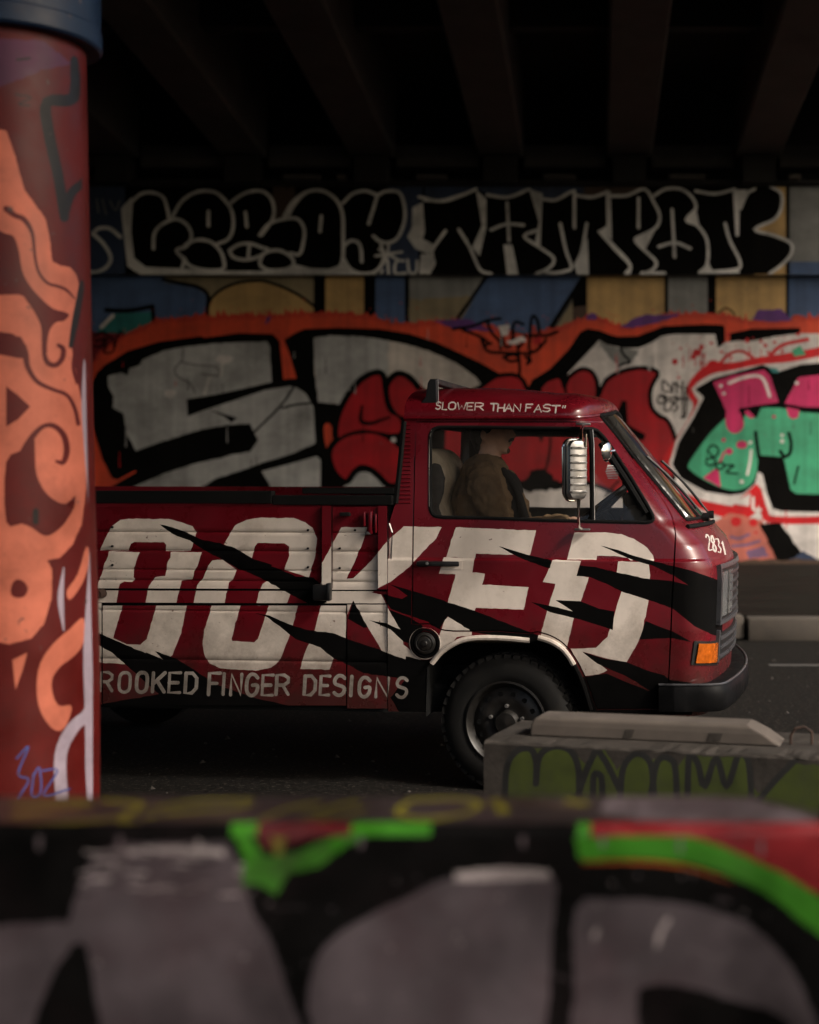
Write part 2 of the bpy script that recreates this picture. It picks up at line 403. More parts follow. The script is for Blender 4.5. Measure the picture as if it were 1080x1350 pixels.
# ================================================================== SETTING
# ---- road: one sheet to the horizon
road = mk('road', [(-300, -300, 0), (300, -300, 0), (300, 400, 0), (-300, 400, 0)], [(0, 1, 2, 3)], 'asphalt')
tag(road, 'dark coarse asphalt road surface under the truck', None, kind='structure')
m = MB()
for x0, x1, y in ((1.36, 2.30, 11.55), (3.1, 4.2, 11.5)):
    m.add([(x0, y, .004), (x1, y - .03, .004), (x1, y + .10, .004), (x0, y + .12, .004)], [(0, 1, 2, 3)])
m.build('road_marking', 'road_paint', road)
m = MB()
for i in range(420):
    x = rng.uniform(-3.5, 4); y = rng.uniform(4.2, 13.2); r = abs(rng.normal(0, .008)) + .004
    ang = rng.uniform(0, 6.28, 6)
    pts = [(x + r * math.cos(k * 1.05) * rng.uniform(.6, 1.3), y + r * math.sin(k * 1.05) * rng.uniform(.6, 1.3), .001) for k in range(6)]
    m.add(pts + [(x, y, r * rng.uniform(.5, 1.1))], [(k, (k + 1) % 6, 6) for k in range(6)])
tag(m.build('gravel', 'grit', None), 'loose grit and gravel scattered over the asphalt', 'gravel', kind='stuff')

KY = 13.28
pav = MB().box((0, (KY + .3 + 22) / 2, .1), (120, 22 - KY - .3, .2)).build('pavement', 'paving')
tag(pav, 'dark dirty strip of pavement below the painted wall', None, kind='structure')
for i, x in enumerate(np.arange(-9.0, 8.0, 1.02)):
    dx = {0: 0}.get(i, 0)
    kx = 1.372 + (i - 10) * 1.03 + .5
    dz = [0.0, .012, -.006, .008][i % 4]; dy = [0, .03, -.01, .02][i % 4]
    o = MB().box((0, 0, .102), (1.0 if i % 4 != 1 else .985, .28, .206), bev=.018).build('kerb_stone', 'kerb_concrete', pav, smooth=True)
    o.location = (kx, KY + .145 + dy, dz)
    o.rotation_euler = (0, 0, math.radians([0, 1.2, -.8, .5][i % 4]))

# ---- painted abutment wall -------------------------------------------------
WY, HY = 21.0, 20.82
A = lambda p: ch(110, 230, p); B = lambda p: ch(340, 230, p); C_ = lambda p: ch(560, 230, p); D = lambda p: ch(790, 230, p)
E = lambda p: ch(110, 430, p); Fq = lambda p: ch(340, 430, p); G = lambda p: ch(610, 400, p); Hh = lambda p: ch(790, 430, p)
def rect(x0, y0, x1, y1): return np.array([(x0, y0), (x1, y0), (x1, y1), (x0, y1)], float)
cat = lambda *a: np.concatenate([np.asarray(x, float).reshape(-1, 2) for x in a])

WM = ['black', 'silver', 'white', 'cream', 'orange', 'orange2', 'red', 'crimson', 'blue', 'navy', 'beige', 'grey', 'tan', 'purple', 'magenta', 'green', 'teal', 'pink', 'lilac', 'darkred', 'dgrey', 'brown', 'hsilver']
WI = {n: i for i, n in enumerate(WM)}
lay = []
def P_(m, poly): lay.append((WI[m], np.asarray(poly, float)))
def S_(m, pts, wd, sm=True): lay.append((WI[m], stroke(pts, wd, sm)))

# row of colour fields right under the ledge
P_('dgrey', rect(-900, 300, 1900, 800))
P_('blue', rect(-900, 350, 272, 470))
P_('teal', rect(-500, 350, -180, 460)); P_('beige', rect(-180, 350, 20, 440))
P_('tan', A([(430, 520), (1080, 520), (1080, 700), (650, 760), (655, 640), (600, 600), (430, 570)]))
P_('tan', B([(0, 500), (302, 500), (302, 700), (0, 700)]))
P_('beige', CR(cat(A([(655, 790), (662, 680), (720, 612), (820, 572), (920, 562)]), B([(0, 562), (100, 582), (200, 627), (280, 682), (350, 740), (350, 860)]), A([(655, 880)])), 4, True))
S_('black', A([(420, 552), (500, 572), (600, 592), (655, 632), (655, 700), (650, 770)]), 5)
S_('black', cat(A([(655, 790), (662, 680), (720, 612), (820, 570), (920, 560)]), B([(30, 562), (100, 582), (200, 627), (280, 682), (345, 735)])), 4)
P_('black', rect(414, 350, 429, 440)); P_('beige', rect(429, 350, 480, 440)); P_('black', rect(480, 350, 495, 440))
P_('blue', rect(495, 350, 534, 440)); P_('black', rect(534, 350, 539.5, 450)); P_('grey', rect(539.5, 350, 660, 450))
P_('tan', rough(B([(800, 660), (1120, 640), (1120, 820), (800, 820)]), .8, 4, 3))
P_('blue', C_([(340, 520), (850, 520), (630, 850), (180, 790)]))
S_('black', C_([(330, 530), (240, 665), (175, 755)]), 5)
P_('tan', C_([(690, 810), (780, 670), (780, 810)]))
S_('black', C_([(835, 545), (740, 690), (640, 850)]), 6)
P_('brown', C_([(830, 545), (858, 545), (858, 800), (780, 800), (780, 650)])); P_('black', C_([(830, 545), (858, 545), (858, 690), (780, 700), (780, 650)]))
P_('beige', rect(774, 350, 877, 450)); P_('black', rect(876, 350, 881, 450)); P_('grey', rect(881, 350, 933, 450))
P_('black', rect(933, 350, 944, 450)); P_('beige', rect(944, 350, 1036, 450)); P_('black', rect(1036, 350, 1040, 450)); P_('blue', rect(1040, 350, 1130, 460)); P_('beige', rect(1130, 350, 1260, 460)); P_('teal', rect(1260, 350, 1900, 500))
S_('black', D([(625, 735), (665, 705), (705, 725), (720, 765)]), 2.2)
# teal scrap and crimson tag, far left
P_('teal', A([(85, 810), (150, 735), (370, 725), (360, 800), (200, 880), (60, 880)]))
S_('black', A([(120, 715), (240, 718), (365, 695)]), 6); S_('black', A([(365, 695), (370, 770)]), 6); S_('white', A([(155, 745), (95, 805)]), 5)
P_('darkred', A([(-60, 800), (60, 830), (220, 840), (160, 930), (60, 1040), (-100, 1100)]))

# orange spray glow, with a ragged feathered upper edge
topo = cat([(-900, 470), (-300, 455), (60, 500)], A([(40, 1010), (130, 920), (230, 850), (380, 790), (480, 772), (650, 762), (850, 752)]), B([(0, 758), (200, 745), (450, 740), (620, 765), (700, 792), (830, 802), (900, 785)]), C_([(100, 790), (330, 812), (520, 860), (740, 810), (850, 765), (920, 765), (1000, 800)]), D([(40, 790), (110, 812), (200, 812), (340, 748), (600, 748), (800, 782), (1050, 768)]), [(1200, 420), (1900, 430)])
def spiky(line, amp, step, seed):
    r = np.random.default_rng(seed); L = dens(line, step)[:-int(1)]; L = L[L[:, 0] > -905]
    keep = []
    for q in L:
        keep.append((q[0], q[1] - abs(r.normal(0, amp))))
    return np.array(keep)
def band(line, amp, step, seed, off, bottom=800):
    n_ = len(line); pts = []
    r = np.random.default_rng(seed)
    for i in range(n_ - 1):
        a, b = line[i], line[i + 1]; k = max(1, int(np.linalg.norm(b - a) / step))
        if a[0] < -200 or a[0] > 1150: k = max(1, k // 6)
        for j in range(k):
            q = a + (b - a) * j / k
            pts.append((q[0], q[1] + off - abs(r.normal(0, amp))))
    pts += [(1900, bottom), (-900, bottom)]
    return np.array(pts)
P_('orange2', band(topo, 4.0, 2.2, 5, -2))
P_('orange', band(topo, 2.5, 3.0, 6, 4))
# overspray mist above the glow
_r = np.random.default_rng(41)
_vis = [q for q in dens(topo, 3.0) if 100 < q[0] < 1120 and q[1] < 500]
for _i in range(420):
    q = _vis[_r.integers(len(_vis))]; P_('orange2', ell(q[0] + _r.normal(0, 3), q[1] - 3 - _r.exponential(5.0), _r.uniform(.4, 1.3), None, 6))
P_('purple', rough(C_([(50, 772), (130, 765), (230, 762), (330, 810), (390, 830), (240, 822), (150, 812)]), .5, 4, 1))
P_('purple', rough(D([(110, 805), (180, 760), (250, 738), (330, 742), (425, 732), (410, 748), (300, 782), (180, 812)]), .5, 4, 2))
P_('purple', rough(D([(805, 765), (840, 712), (960, 710), (1015, 770), (900, 778)]), .4, 4, 4))
P_('purple', rough(C_([(850, 745), (880, 728), (908, 735), (912, 765), (860, 765)]), .4, 4, 4))
P_('purple', rough(A([(955, 790), (965, 755), (990, 745), (985, 775)]), .4, 4, 4))

# big black outlined letters with silver fill
P_('black', CR(cat([(-200, 560), (-150, 470), (-60, 450), (40, 520)], [(60, 700), (-180, 700)]), 3, True)); P_('silver', ell(-90, 580, 55, 70))
P_('black', cat(E([(40, 305), (70, 245), (110, 208), (230, 132), (400, 82), (620, 52), (640, 62), (820, 36), (1000, 42), (1036, 80), (1055, 285)]), Fq([(135, 280), (205, 275), (165, 140), (138, 72), (190, 40), (240, 16), (420, 8), (640, 14), (800, 40), (950, 88), (1080, 148)]), G([(0, 268), (100, 315), (200, 372), (290, 385), (330, 440), (345, 520)]), [(695, 660), (690, 800), (150, 800)], E([(140, 850), (280, 768), (275, 762), (180, 810), (150, 800), (100, 700), (45, 520)])))
P_('silver', rough(cat(E([(130, 262), (200, 245), (235, 262), (246, 220), (300, 202), (312, 175), (420, 130), (560, 105), (700, 90), (970, 80), (985, 110), (992, 296), (1080, 315)]), Fq([(200, 320), (262, 362), (295, 430), (302, 620), (180, 672), (0, 728)]), E([(900, 738), (700, 802), (600, 862), (590, 900), (180, 900), (240, 858), (420, 780), (600, 722), (880, 660), (920, 600), (880, 515), (760, 520), (600, 550), (400, 615), (275, 655), (230, 570), (210, 460), (155, 430), (160, 370), (130, 320)])), .35, 6, 9))
P_('black', E([(545, 385), (700, 360), (860, 325), (1000, 293), (1120, 280), (1080, 318), (960, 336), (800, 390), (640, 442), (550, 476)]))
P_('black', E([(655, 436), (740, 462), (812, 484), (780, 510), (745, 478)]))
S_('black', E([(1110, 320), (1040, 420), (900, 560)]), 3); S_('black', Fq([(128, 432), (200, 414), (285, 405)]), 3)
S_('dgrey', E([(525, 120), (520, 180), (485, 220), (495, 265), (560, 300), (590, 350)]), 1.6); S_('dgrey', E([(520, 190), (600, 205), (700, 215), (715, 260), (620, 250)]), 1.4)
S_('white', E([(665, 270), (640, 355)]), 4); S_('white', E([(735, 180), (725, 265)]), 3); P_('white', rough(E(ell(745, 175, 50, 22)), .6, 3, 8)); P_('white', rough(E(ell(460, 355, 34, 22)), .6, 3, 8))
P_('silver', Fq([(20, 765), (160, 728), (310, 685), (332, 705), (330, 900), (80, 900), (60, 830)]))
P_('cream', rough(Fq([(295, 60), (420, 50), (600, 62), (760, 90), (900, 130), (1040, 190), (1150, 270), (1200, 330), (1205, 440), (1080, 440), (800, 440), (420, 410), (320, 400), (300, 250)]), .3, 6, 11))
P_('silver', rough(Fq([(295, 60), (420, 50), (600, 62), (690, 76), (680, 300), (420, 410), (320, 400), (300, 250)]), .9, 5, 11))
P_('silver', CR(Fq([(430, 900), (470, 830), (510, 785), (570, 768), (640, 808), (700, 860), (720, 900)]), 3, True))
P_('orange', CR(Fq([(352, 520), (385, 520), (398, 590), (380, 640), (362, 640), (350, 580)]), 4, True))
P_('black', cat(G([(365, 405), (460, 345), (560, 240), (620, 150), (660, 132), (720, 142), (800, 172)]), D([(0, 832), (100, 855), (200, 852), (340, 800), (560, 790), (640, 792), (662, 800), (664, 890)]), [(956, 800), (690, 800), (692, 520)]))
P_('black', D([(690, 838), (800, 815), (1060, 808), (1060, 860), (690, 890)]))
P_('white', cat(G([(560, 365), (720, 195), (760, 218), (860, 236), (930, 235), (1000, 205)]), D([(330, 852), (400, 842), (612, 842), (626, 916), (668, 885), (740, 876), (800, 880), (920, 855), (1060, 838)]), [(1130, 440), (1130, 760), (640, 760), (640, 630), (740, 600), (745, 500)]))
P_('grey', rough(G([(715, 200), (760, 220), (850, 240), (940, 238), (900, 300), (820, 330), (780, 290)]), 1.0, 4, 13))
S_('black', G([(835, 235), (845, 265), (885, 310), (850, 318), (820, 335)]), 3.5)
# red bubble letters
RA = CR(Fq([(422, 592), (425, 500), (470, 390), (540, 298), (610, 256), (652, 262), (665, 330), (676, 400), (700, 452), (750, 482), (756, 560), (690, 572), (560, 552), (470, 572)]), 4, True)
RB = CR(Fq([(690, 310), (735, 260), (790, 275), (840, 328), (880, 370), (860, 440), (780, 480), (735, 470), (706, 430), (688, 375)]), 4, True)
RC = CR(Fq([(385, 680), (400, 632), (460, 582), (560, 560), (650, 572), (740, 632), (790, 700), (760, 800), (720, 832), (690, 830), (640, 780), (590, 745), (540, 738), (500, 768), (465, 812), (420, 780), (395, 730)]), 4, True)
for q in (RA, RB, RC): P_('black', stroke(np.vstack([q, q[:2]]), 13, False))
for q in (RA, RB, RC): P_('red', q)
for q in (RA, RB, RC): P_('black', stroke(np.vstack([q, q[:2]]), 3.5, False))
S_('black', Fq([(550, 420), (545, 500), (600, 512), (650, 495), (695, 480)]), [3, 6, 5, 4, 3])
P_('white', Fq(ell(715, 600, 16, 14)))
RM = CR(np.array([(586, 604), (590, 552), (618, 520), (636, 510), (655, 497), (684, 497), (697, 520), (706, 528), (713, 512), (722, 502), (738, 498), (744, 512), (750, 499), (765, 488), (778, 490), (786, 503), (789, 524), (800, 502), (822, 490), (847, 486), (866, 491), (861, 503), (856, 517), (858, 537), (868, 549), (880, 556), (890, 582), (891, 610), (880, 640), (830, 655), (790, 640), (760, 634), (735, 638), (715, 628), (690, 636), (650, 640), (604, 630)]), 3, True)
P_('black', stroke(np.vstack([RM, RM[:2]]), 8, False)); P_('red', RM); P_('black', stroke(np.vstack([RM, RM[:2]]), 3.5, False))
P_('black', np.array([(697, 512), (712, 505), (722, 560), (714, 585), (703, 560)])); S_('black', [(727, 560), (724, 600), (716, 632)], 3); S_('black', [(745, 505), (748, 540)], 4); S_('black', [(788, 505), (786, 560)], 5)
P_('darkred', rough(np.array([(600, 600), (640, 592), (660, 604), (640, 616), (604, 612)]), 1.2, 5, 21)); S_('black', [(646, 530), (640, 580), (632, 628)], 3)
P_('black', rough(np.array([(672, 642), (690, 632), (700, 622), (716, 618), (735, 634), (750, 640), (730, 646), (700, 648)]), 1.2, 4, 22))
S_('black', [(798, 655), (808, 642), (816, 634)], 3)
P_('black', Hh([(85, 480), (120, 392), (145, 395), (152, 520), (245, 572), (235, 605), (120, 580), (100, 530)]))
# 'BSH' tag in the white bubble
for q in ([(335, 340), (338, 285), (385, 340), (345, 345)], [(390, 300), (385, 350)], [(410, 295), (408, 350)], [(440, 290), (442, 480)], [(460, 320), (455, 470), (430, 480)], [(305, 395), (320, 365), (350, 370), (345, 405), (310, 405)],
          [(345, 365), (345, 440)], [(345, 400), (385, 395), (375, 440), (345, 445)], [(400, 370), (420, 385), (395, 405), (415, 430), (390, 450)], [(330, 375), (400, 380), (470, 385)], [(395, 300), (440, 330)]):
    S_('black', Hh(q), 2.4)
# tag over the orange valley (reads like a quick black handstyle)
for q in ([(150, 815), (250, 800), (330, 770), (400, 760)], [(330, 770), (350, 830), (395, 880), (400, 920)], [(400, 820), (420, 900), (450, 905), (470, 830)], [(520, 790), (475, 780), (465, 850), (500, 910), (530, 850)],
          [(550, 920), (560, 780), (575, 745), (600, 790), (610, 910)], [(550, 850), (640, 850), (700, 830)], [(300, 870), (330, 930), (400, 940), (560, 940), (620, 900), (640, 870)], [(320, 900), (350, 890)], [(415, 965), (470, 950), (500, 975), (450, 985), (420, 965)],
          [(490, 900), (500, 1000), (500, 1060)], [(530, 960), (560, 980), (540, 1000)], [(560, 930), (545, 985)], [(200, 820), (280, 850), (330, 880)]):
    S_('black', C_(q), 4.2)
P_('white', rough(C_([(390, 800), (450, 790), (440, 850), (410, 850)]), .6, 3, 5)); P_('crimson', rough(C_([(570, 870), (610, 850), (620, 890), (580, 900)]), .6, 3, 5)); P_('white', rough(C_([(430, 880), (520, 850), (540, 880), (450, 900)]), .8, 3, 6))
for q in ([(60, 880), (110, 870), (90, 910), (50, 900)], [(110, 880), (150, 860), (160, 930), (110, 940), (130, 890)], [(160, 930), (190, 830), (215, 845)], [(60, 850), (100, 830), (130, 850)]):
    S_('black', A(q), 2.6)

# green and magenta piece at the right edge
S_('crimson', Hh([(330, 760), (360, 690), (420, 600), (490, 490), (512, 410), (480, 350), (500, 290), (590, 225), (700, 212), (850, 182), (1000, 165), (1240, 120)]), [6, 8, 8, 9, 8, 8, 9, 14, 10, 10, 12, 12])
P_('crimson', Hh(ell(602, 208, 34, 30)))
S_('crimson', Hh([(640, 192), (690, 145), (750, 132), (812, 166)]), 4); S_('crimson', Hh([(905, 150), (970, 98), (1100, 70)]), 5)
for x, y, r in ((515, 140, 24), (592, 90, 10), (645, 135, 9), (537, 198, 9), (877, 103, 12), (925, 85, 10), (965, 133, 9), (497, 160, 10)): P_('crimson', Hh(ell(x, y, r, r * .85, 9)))
P_('green', Hh([(1015, 130), (1060, 100), (1090, 150), (1030, 160)]))
BK = Hh([(505, 332), (600, 276), (860, 203), (895, 215), (930, 245), (1060, 203), (1300, 180), (1300, 985), (960, 976), (915, 962), (885, 880), (862, 780), (838, 768), (822, 832), (762, 882), (690, 892), (560, 872), (430, 802), (385, 730), (420, 610), (500, 480), (552, 376)])
P_('white', stroke(np.vstack([BK[-7:], BK[:1]]), 8, False)); S_('white', Hh([(960, 985), (1090, 990), (1300, 995)]), 6)
S_('crimson', Hh([(470, 905), (560, 950), (700, 985), (800, 970), (830, 850), (870, 975), (930, 1022), (1300, 1020)]), [9, 12, 16, 14, 9, 10, 10, 10])
P_('crimson', Hh([(480, 905), (700, 950), (830, 830), (860, 900), (800, 1000), (640, 1000)])); P_('white', Hh([(700, 935), (800, 880), (790, 950)])); S_('white', Hh([(812, 905), (815, 965), (850, 968)]), 4)
P_('black', BK)
P_('green', cat(CR(Hh([(665, 485), (590, 560), (525, 645), (470, 730), (485, 762), (540, 802), (640, 850), (720, 866), (790, 842), (828, 780), (838, 690)]), 3), Hh([(842, 680), (972, 690), (1010, 862), (1040, 884), (1300, 890), (1300, 470), (1080, 455), (960, 432), (850, 428), (818, 480), (765, 470), (760, 520)])))
P_('teal', Hh([(890, 215), (940, 225), (950, 245), (915, 245)]))
P_('magenta', cat(Hh([(600, 296), (700, 260), (870, 230), (902, 262), (946, 400), (840, 425), (790, 438), (748, 446)]), CR(Hh([(750, 470), (764, 520), (745, 555), (715, 566), (682, 550), (666, 505), (670, 450)]), 3), Hh([(640, 380)])))
P_('magenta', Hh([(980, 405), (1050, 270), (1300, 240), (1300, 430), (1060, 425), (1050, 480), (1025, 492), (1000, 478)]))
P_('magenta', CR(Hh([(775, 445), (810, 450), (820, 480), (795, 485), (770, 460)]), 3, True))
for x, y, rx, ry in ((752, 625, 30, 22), (685, 660, 20, 18), (657, 600, 11, 11), (922, 478, 10, 9)): P_('magenta', Hh(ell(x, y, rx, ry, 10)))
P_('magenta', Hh([(548, 800), (612, 752), (632, 765), (642, 850)])); S_('magenta', Hh([(660, 665), (635, 720)]), 3)
S_('black', Hh([(745, 442), (850, 424), (960, 415), (1100, 440)]), 4.5); P_('black', Hh([(785, 440), (855, 428), (830, 488)])); P_('black', Hh(ell(752, 445, 16, 16)))
S_('black', Hh([(825, 560), (832, 620), (842, 690)]), 5); S_('black', Hh([(1000, 565), (1012, 620), (1005, 670), (978, 688), (955, 660)]), 5); S_('black', Hh([(1050, 740), (1028, 830)]), 3)
for q in ([(600, 690), (575, 660), (590, 630), (625, 640), (625, 675), (595, 695), (570, 700), (565, 725), (590, 735), (615, 715), (600, 690)], [(640, 720), (615, 735), (630, 755), (655, 745), (655, 725), (640, 720)], [(665, 735), (712, 735), (668, 770), (730, 778)]):
    S_('black', Hh(q), 2.8)
S_('white', Hh([(685, 300), (760, 272), (835, 262), (872, 290), (900, 370)]), 4); S_('white', Hh([(802, 655), (795, 720), (782, 782)]), 3.5)
for x, y, r in ((642, 315, 10), (658, 355, 10), (797, 613, 9), (752, 820, 11), (965, 575, 9), (965, 607, 11), (1042, 300, 11)): P_('white', Hh(ell(x, y, r, r, 9)))
# paint runs
for _i in range(46):
    x = _r.uniform(130, 1100); y = _r.choice([440, 470, 500, 560, 600]) + _r.uniform(-8, 8); L0 = _r.uniform(6, 26)
    S_(str(_r.choice(['black', 'crimson', 'dgrey', 'silver'])), [(x, y), (x + _r.normal(0, .4), y + L0 * .6), (x, y + L0)], [.7, 1.0, 1.5])
# the wall goes on to the right with another outlined letter
P_('black', CR(np.array([(1108, 470), (1180, 440), (1330, 436), (1400, 480), (1420, 600), (1380, 700), (1250, 728), (1130, 720), (1092, 640), (1120, 560)]), 4, True)); P_('silver', CR(np.array([(1150, 490), (1230, 462), (1330, 470), (1370, 520), (1280, 540), (1210, 560), (1330, 600), (1370, 660), (1280, 700), (1160, 690), (1130, 640), (1200, 640), (1150, 560)]), 4, True))
P_('black', CR(np.array([(1450, 480), (1600, 440), (1700, 520), (1720, 660), (1600, 720), (1470, 690)]), 4, True)); P_('red', CR(np.array([(1490, 510), (1590, 476), (1660, 540), (1670, 640), (1590, 680), (1510, 650)]), 4, True))
for _i in range(60):
    x, y, r = _r.uniform(885, 1060), _r.uniform(440, 500), _r.exponential(.9) + .4
    if x > 930 and y > 475: continue
    P_('crimson', ell(x, y, r, r * _r.uniform(.7, 1.3), 7))
for _i in range(12):
    x = _r.uniform(900, 1050); y = _r.uniform(455, 470) if x < 1000 else _r.uniform(452, 465); L0 = _r.uniform(6, 20); S_('crimson', [(x, y), (x, y + L0 * .6), (x, y + L0)], [1.2, 1.0, 1.8])
for _i in range(10):
    x = _r.uniform(930, 1050); y = _r.uniform(672, 690); L0 = _r.uniform(8, 26); S_('crimson', [(x, y), (x, y + L0 * .6), (x, y + L0)], [2.0, 1.2, 2.0])
# faded pink foot of the wall
Q = lambda p: ch(890, 660, p, 4.5)
P_('pink', rough(cat([(600, 700), (905, 690)], Q([(200, 150), (330, 70), (520, 120), (560, 200), (620, 390)]), [(1035, 760), (600, 760)]), .8, 6, 31))
S_('lilac', Q([(330, 215), (380, 225), (440, 200)]), 4); S_('lilac', Q([(340, 270), (430, 262), (500, 240)]), 4); P_('lilac', rough(Q([(420, 300), (520, 270), (560, 330), (440, 345)]), .8, 4, 33))
for x, y, r in ((362, 125, 32), (465, 130, 26), (480, 190, 9)): P_('crimson', Q(ell(x, y, r, r * .9)))
P_('black', rough(Q([(500, 140), (620, 130), (760, 320), (740, 390), (620, 390), (545, 230)]), .8, 5, 34))
P_('navy', rough(Q([(680, 350), (760, 300), (900, 380), (660, 400)]), .8, 5, 34))
P_('brown', rough(np.array([(560, 738), (1900, 738), (1900, 760), (560, 760)]), .9, 9, 35))

wall = empty('abutment_wall', (0, WY, 0.2))
tag(wall, 'long concrete underpass wall covered in graffiti behind the truck', 'wall')
def flatwall(name, dom, layers, Y, parent, names, thick):
    ov, of, mi = painted(dom, [], layers)
    V = np.column_stack([(ov[:, 0] - CX) / F * Y, np.full(len(ov), 0.0), CH + (CY - ov[:, 1]) / F * Y])
    V -= np.array([0, 0, .2]); V[:, 1] += Y - WY
    # photo y runs down, so the (u,v) winding is flipped in space
    return mk(name, V, of, ['wall_' + n for n in names], parent, fmat=mi)
flatwall('painted_face', rect(-900, 362, 1900, 746), lay, WY, wall, WM, .5)
zt = CH + (CY - 245) / F * HY; zl = CH + (CY - 362) / F * HY
xw0, xw1 = (-900 - CX) / F * WY, (1900 - CX) / F * WY
MB().box(((xw0 + xw1) / 2, .5, (zl - .2) / 2), (xw1 - xw0, .98, zl - .2)).build('wall_body', 'wall_dgrey', wall)

# ---- header beam with the two black throw-ups
lay2 = []
def P2_(m, poly): lay2.append((WI[m], np.asarray(poly, float)))
def S2_(m, pts, wd, sm=True): lay2.append((WI[m], stroke(pts, wd, sm)))
P2_('black', rect(-900, 200, 1900, 400))
P2_('navy', rect(60, 240, 165, 366)); P2_('navy', rough(B([(690, 60), (870, 60), (840, 540), (640, 540)]), .8, 5, 3)); P2_('brown', rough(A([(1000, 60), (1120, 60), (1100, 240), (1000, 240)]), 1, 5, 3))
P2_('navy', C_([(0, 60), (1080, 60), (1080, 130), (0, 130)])); P2_('brown', rect(770, 240, 850, 262)); P2_('navy', C_([(560, 490), (820, 490), (820, 540), (560, 540)]))
P2_('beige', D([(820, 60), (985, 60), (985, 540), (820, 540)])); P2_('black', rect(1036, 230, 1041, 370)); P2_('grey', rect(1041, 230, 1130, 345)); P2_('blue', rect(1041, 345, 1130, 370)); P2_('grey', rect(1130, 230, 1900, 370)); P2_('navy', rect(-900, 230, -200, 370))
W1 = cat(A([(255, 530), (230, 480), (215, 330), (200, 180), (260, 112), (350, 86), (420, 110), (455, 200), (500, 150), (560, 100), (640, 84), (720, 105), (765, 160), (830, 108), (920, 84), (980, 110), (1005, 180)]), B([(90, 230), (150, 220), (190, 150), (260, 90), (340, 84), (410, 130), (440, 170), (500, 100), (620, 95), (750, 88), (775, 170), (770, 260), (730, 340), (690, 365), (680, 430), (640, 510), (560, 530)]))
P2_('black', W1)
P2_('hsilver', A([(198, 180), (255, 118), (262, 140), (252, 300), (268, 440), (330, 488), (510, 495), (740, 508), (1080, 510), (1080, 530), (520, 528), (300, 528), (232, 485), (215, 330)])); P2_('hsilver', B([(0, 512), (200, 490), (400, 500), (445, 460), (480, 500), (560, 520), (640, 505), (620, 530), (0, 530)]))
for q in ([(250, 150), (300, 105), (360, 95), (420, 120), (445, 190), (450, 225)], [(370, 390), (375, 310), (420, 260), (490, 235), (550, 270), (570, 330), (540, 380), (490, 400), (530, 450), (520, 495)],
          [(470, 222), (520, 140), (600, 92), (690, 92), (750, 140), (785, 200), (790, 280), (765, 340), (710, 365)], [(540, 370), (600, 345), (670, 355), (720, 400), (740, 450), (735, 500), (640, 505), (560, 480), (530, 440)],
          [(765, 160), (830, 110), (900, 86), (960, 96), (1000, 150), (1000, 230), (940, 320)], [(770, 400), (820, 370), (880, 365), (940, 385), (975, 400), (920, 435), (850, 450), (790, 435), (770, 400)], [(875, 370), (870, 440)], [(660, 195), (660, 270)], [(855, 200), (862, 275)]):
    S2_('hsilver', A(q), 4.6)
for q in ([(12, 450), (40, 412), (110, 400), (170, 430), (190, 470), (150, 500), (60, 505), (15, 480), (12, 450)], [(10, 320), (60, 260), (140, 235), (210, 235), (245, 290), (240, 360), (220, 420), (170, 415)],
          [(335, 220), (328, 300)], [(450, 150), (500, 102), (570, 86), (630, 108), (670, 90), (740, 92), (770, 150), (775, 240), (740, 330), (690, 360), (640, 350), (610, 325)], [(628, 120), (610, 180), (585, 260)], [(450, 380), (490, 350), (530, 360), (545, 400), (548, 460)], [(450, 440), (490, 500), (560, 525), (630, 505), (665, 440), (650, 370)]):
    S2_('hsilver', B(q), 4.6)
S2_('hsilver', B([(150, 220), (190, 150), (260, 92), (340, 86), (410, 130), (445, 200), (450, 300), (445, 460), (400, 500), (320, 515), (200, 490)]), [9, 8, 5, 5, 5, 5, 5, 5, 5, 6, 8])
for q in ([(620, 430), (760, 408)], [(640, 395), (740, 450)], [(690, 365), (680, 440), (640, 500)], [(650, 520), (660, 505)], [(685, 455), (690, 525)], [(770, 455), (730, 460), (725, 520), (780, 520)], [(790, 450), (800, 515), (835, 515), (840, 455)], [(860, 520), (865, 455), (900, 470), (870, 490), (905, 525)]): S2_('hsilver', B(q), 3.4)
for q in ([(-30, 500), (60, 515), (120, 490), (145, 440), (110, 370), (50, 310)], [(50, 315), (80, 285), (140, 285), (195, 330)]): S2_('hsilver', A(q), 5)
for q in ([(70, 130), (80, 200)], [(100, 130), (120, 210)], [(140, 140), (170, 190), (190, 140)]): S2_('grey', A(q), 2)
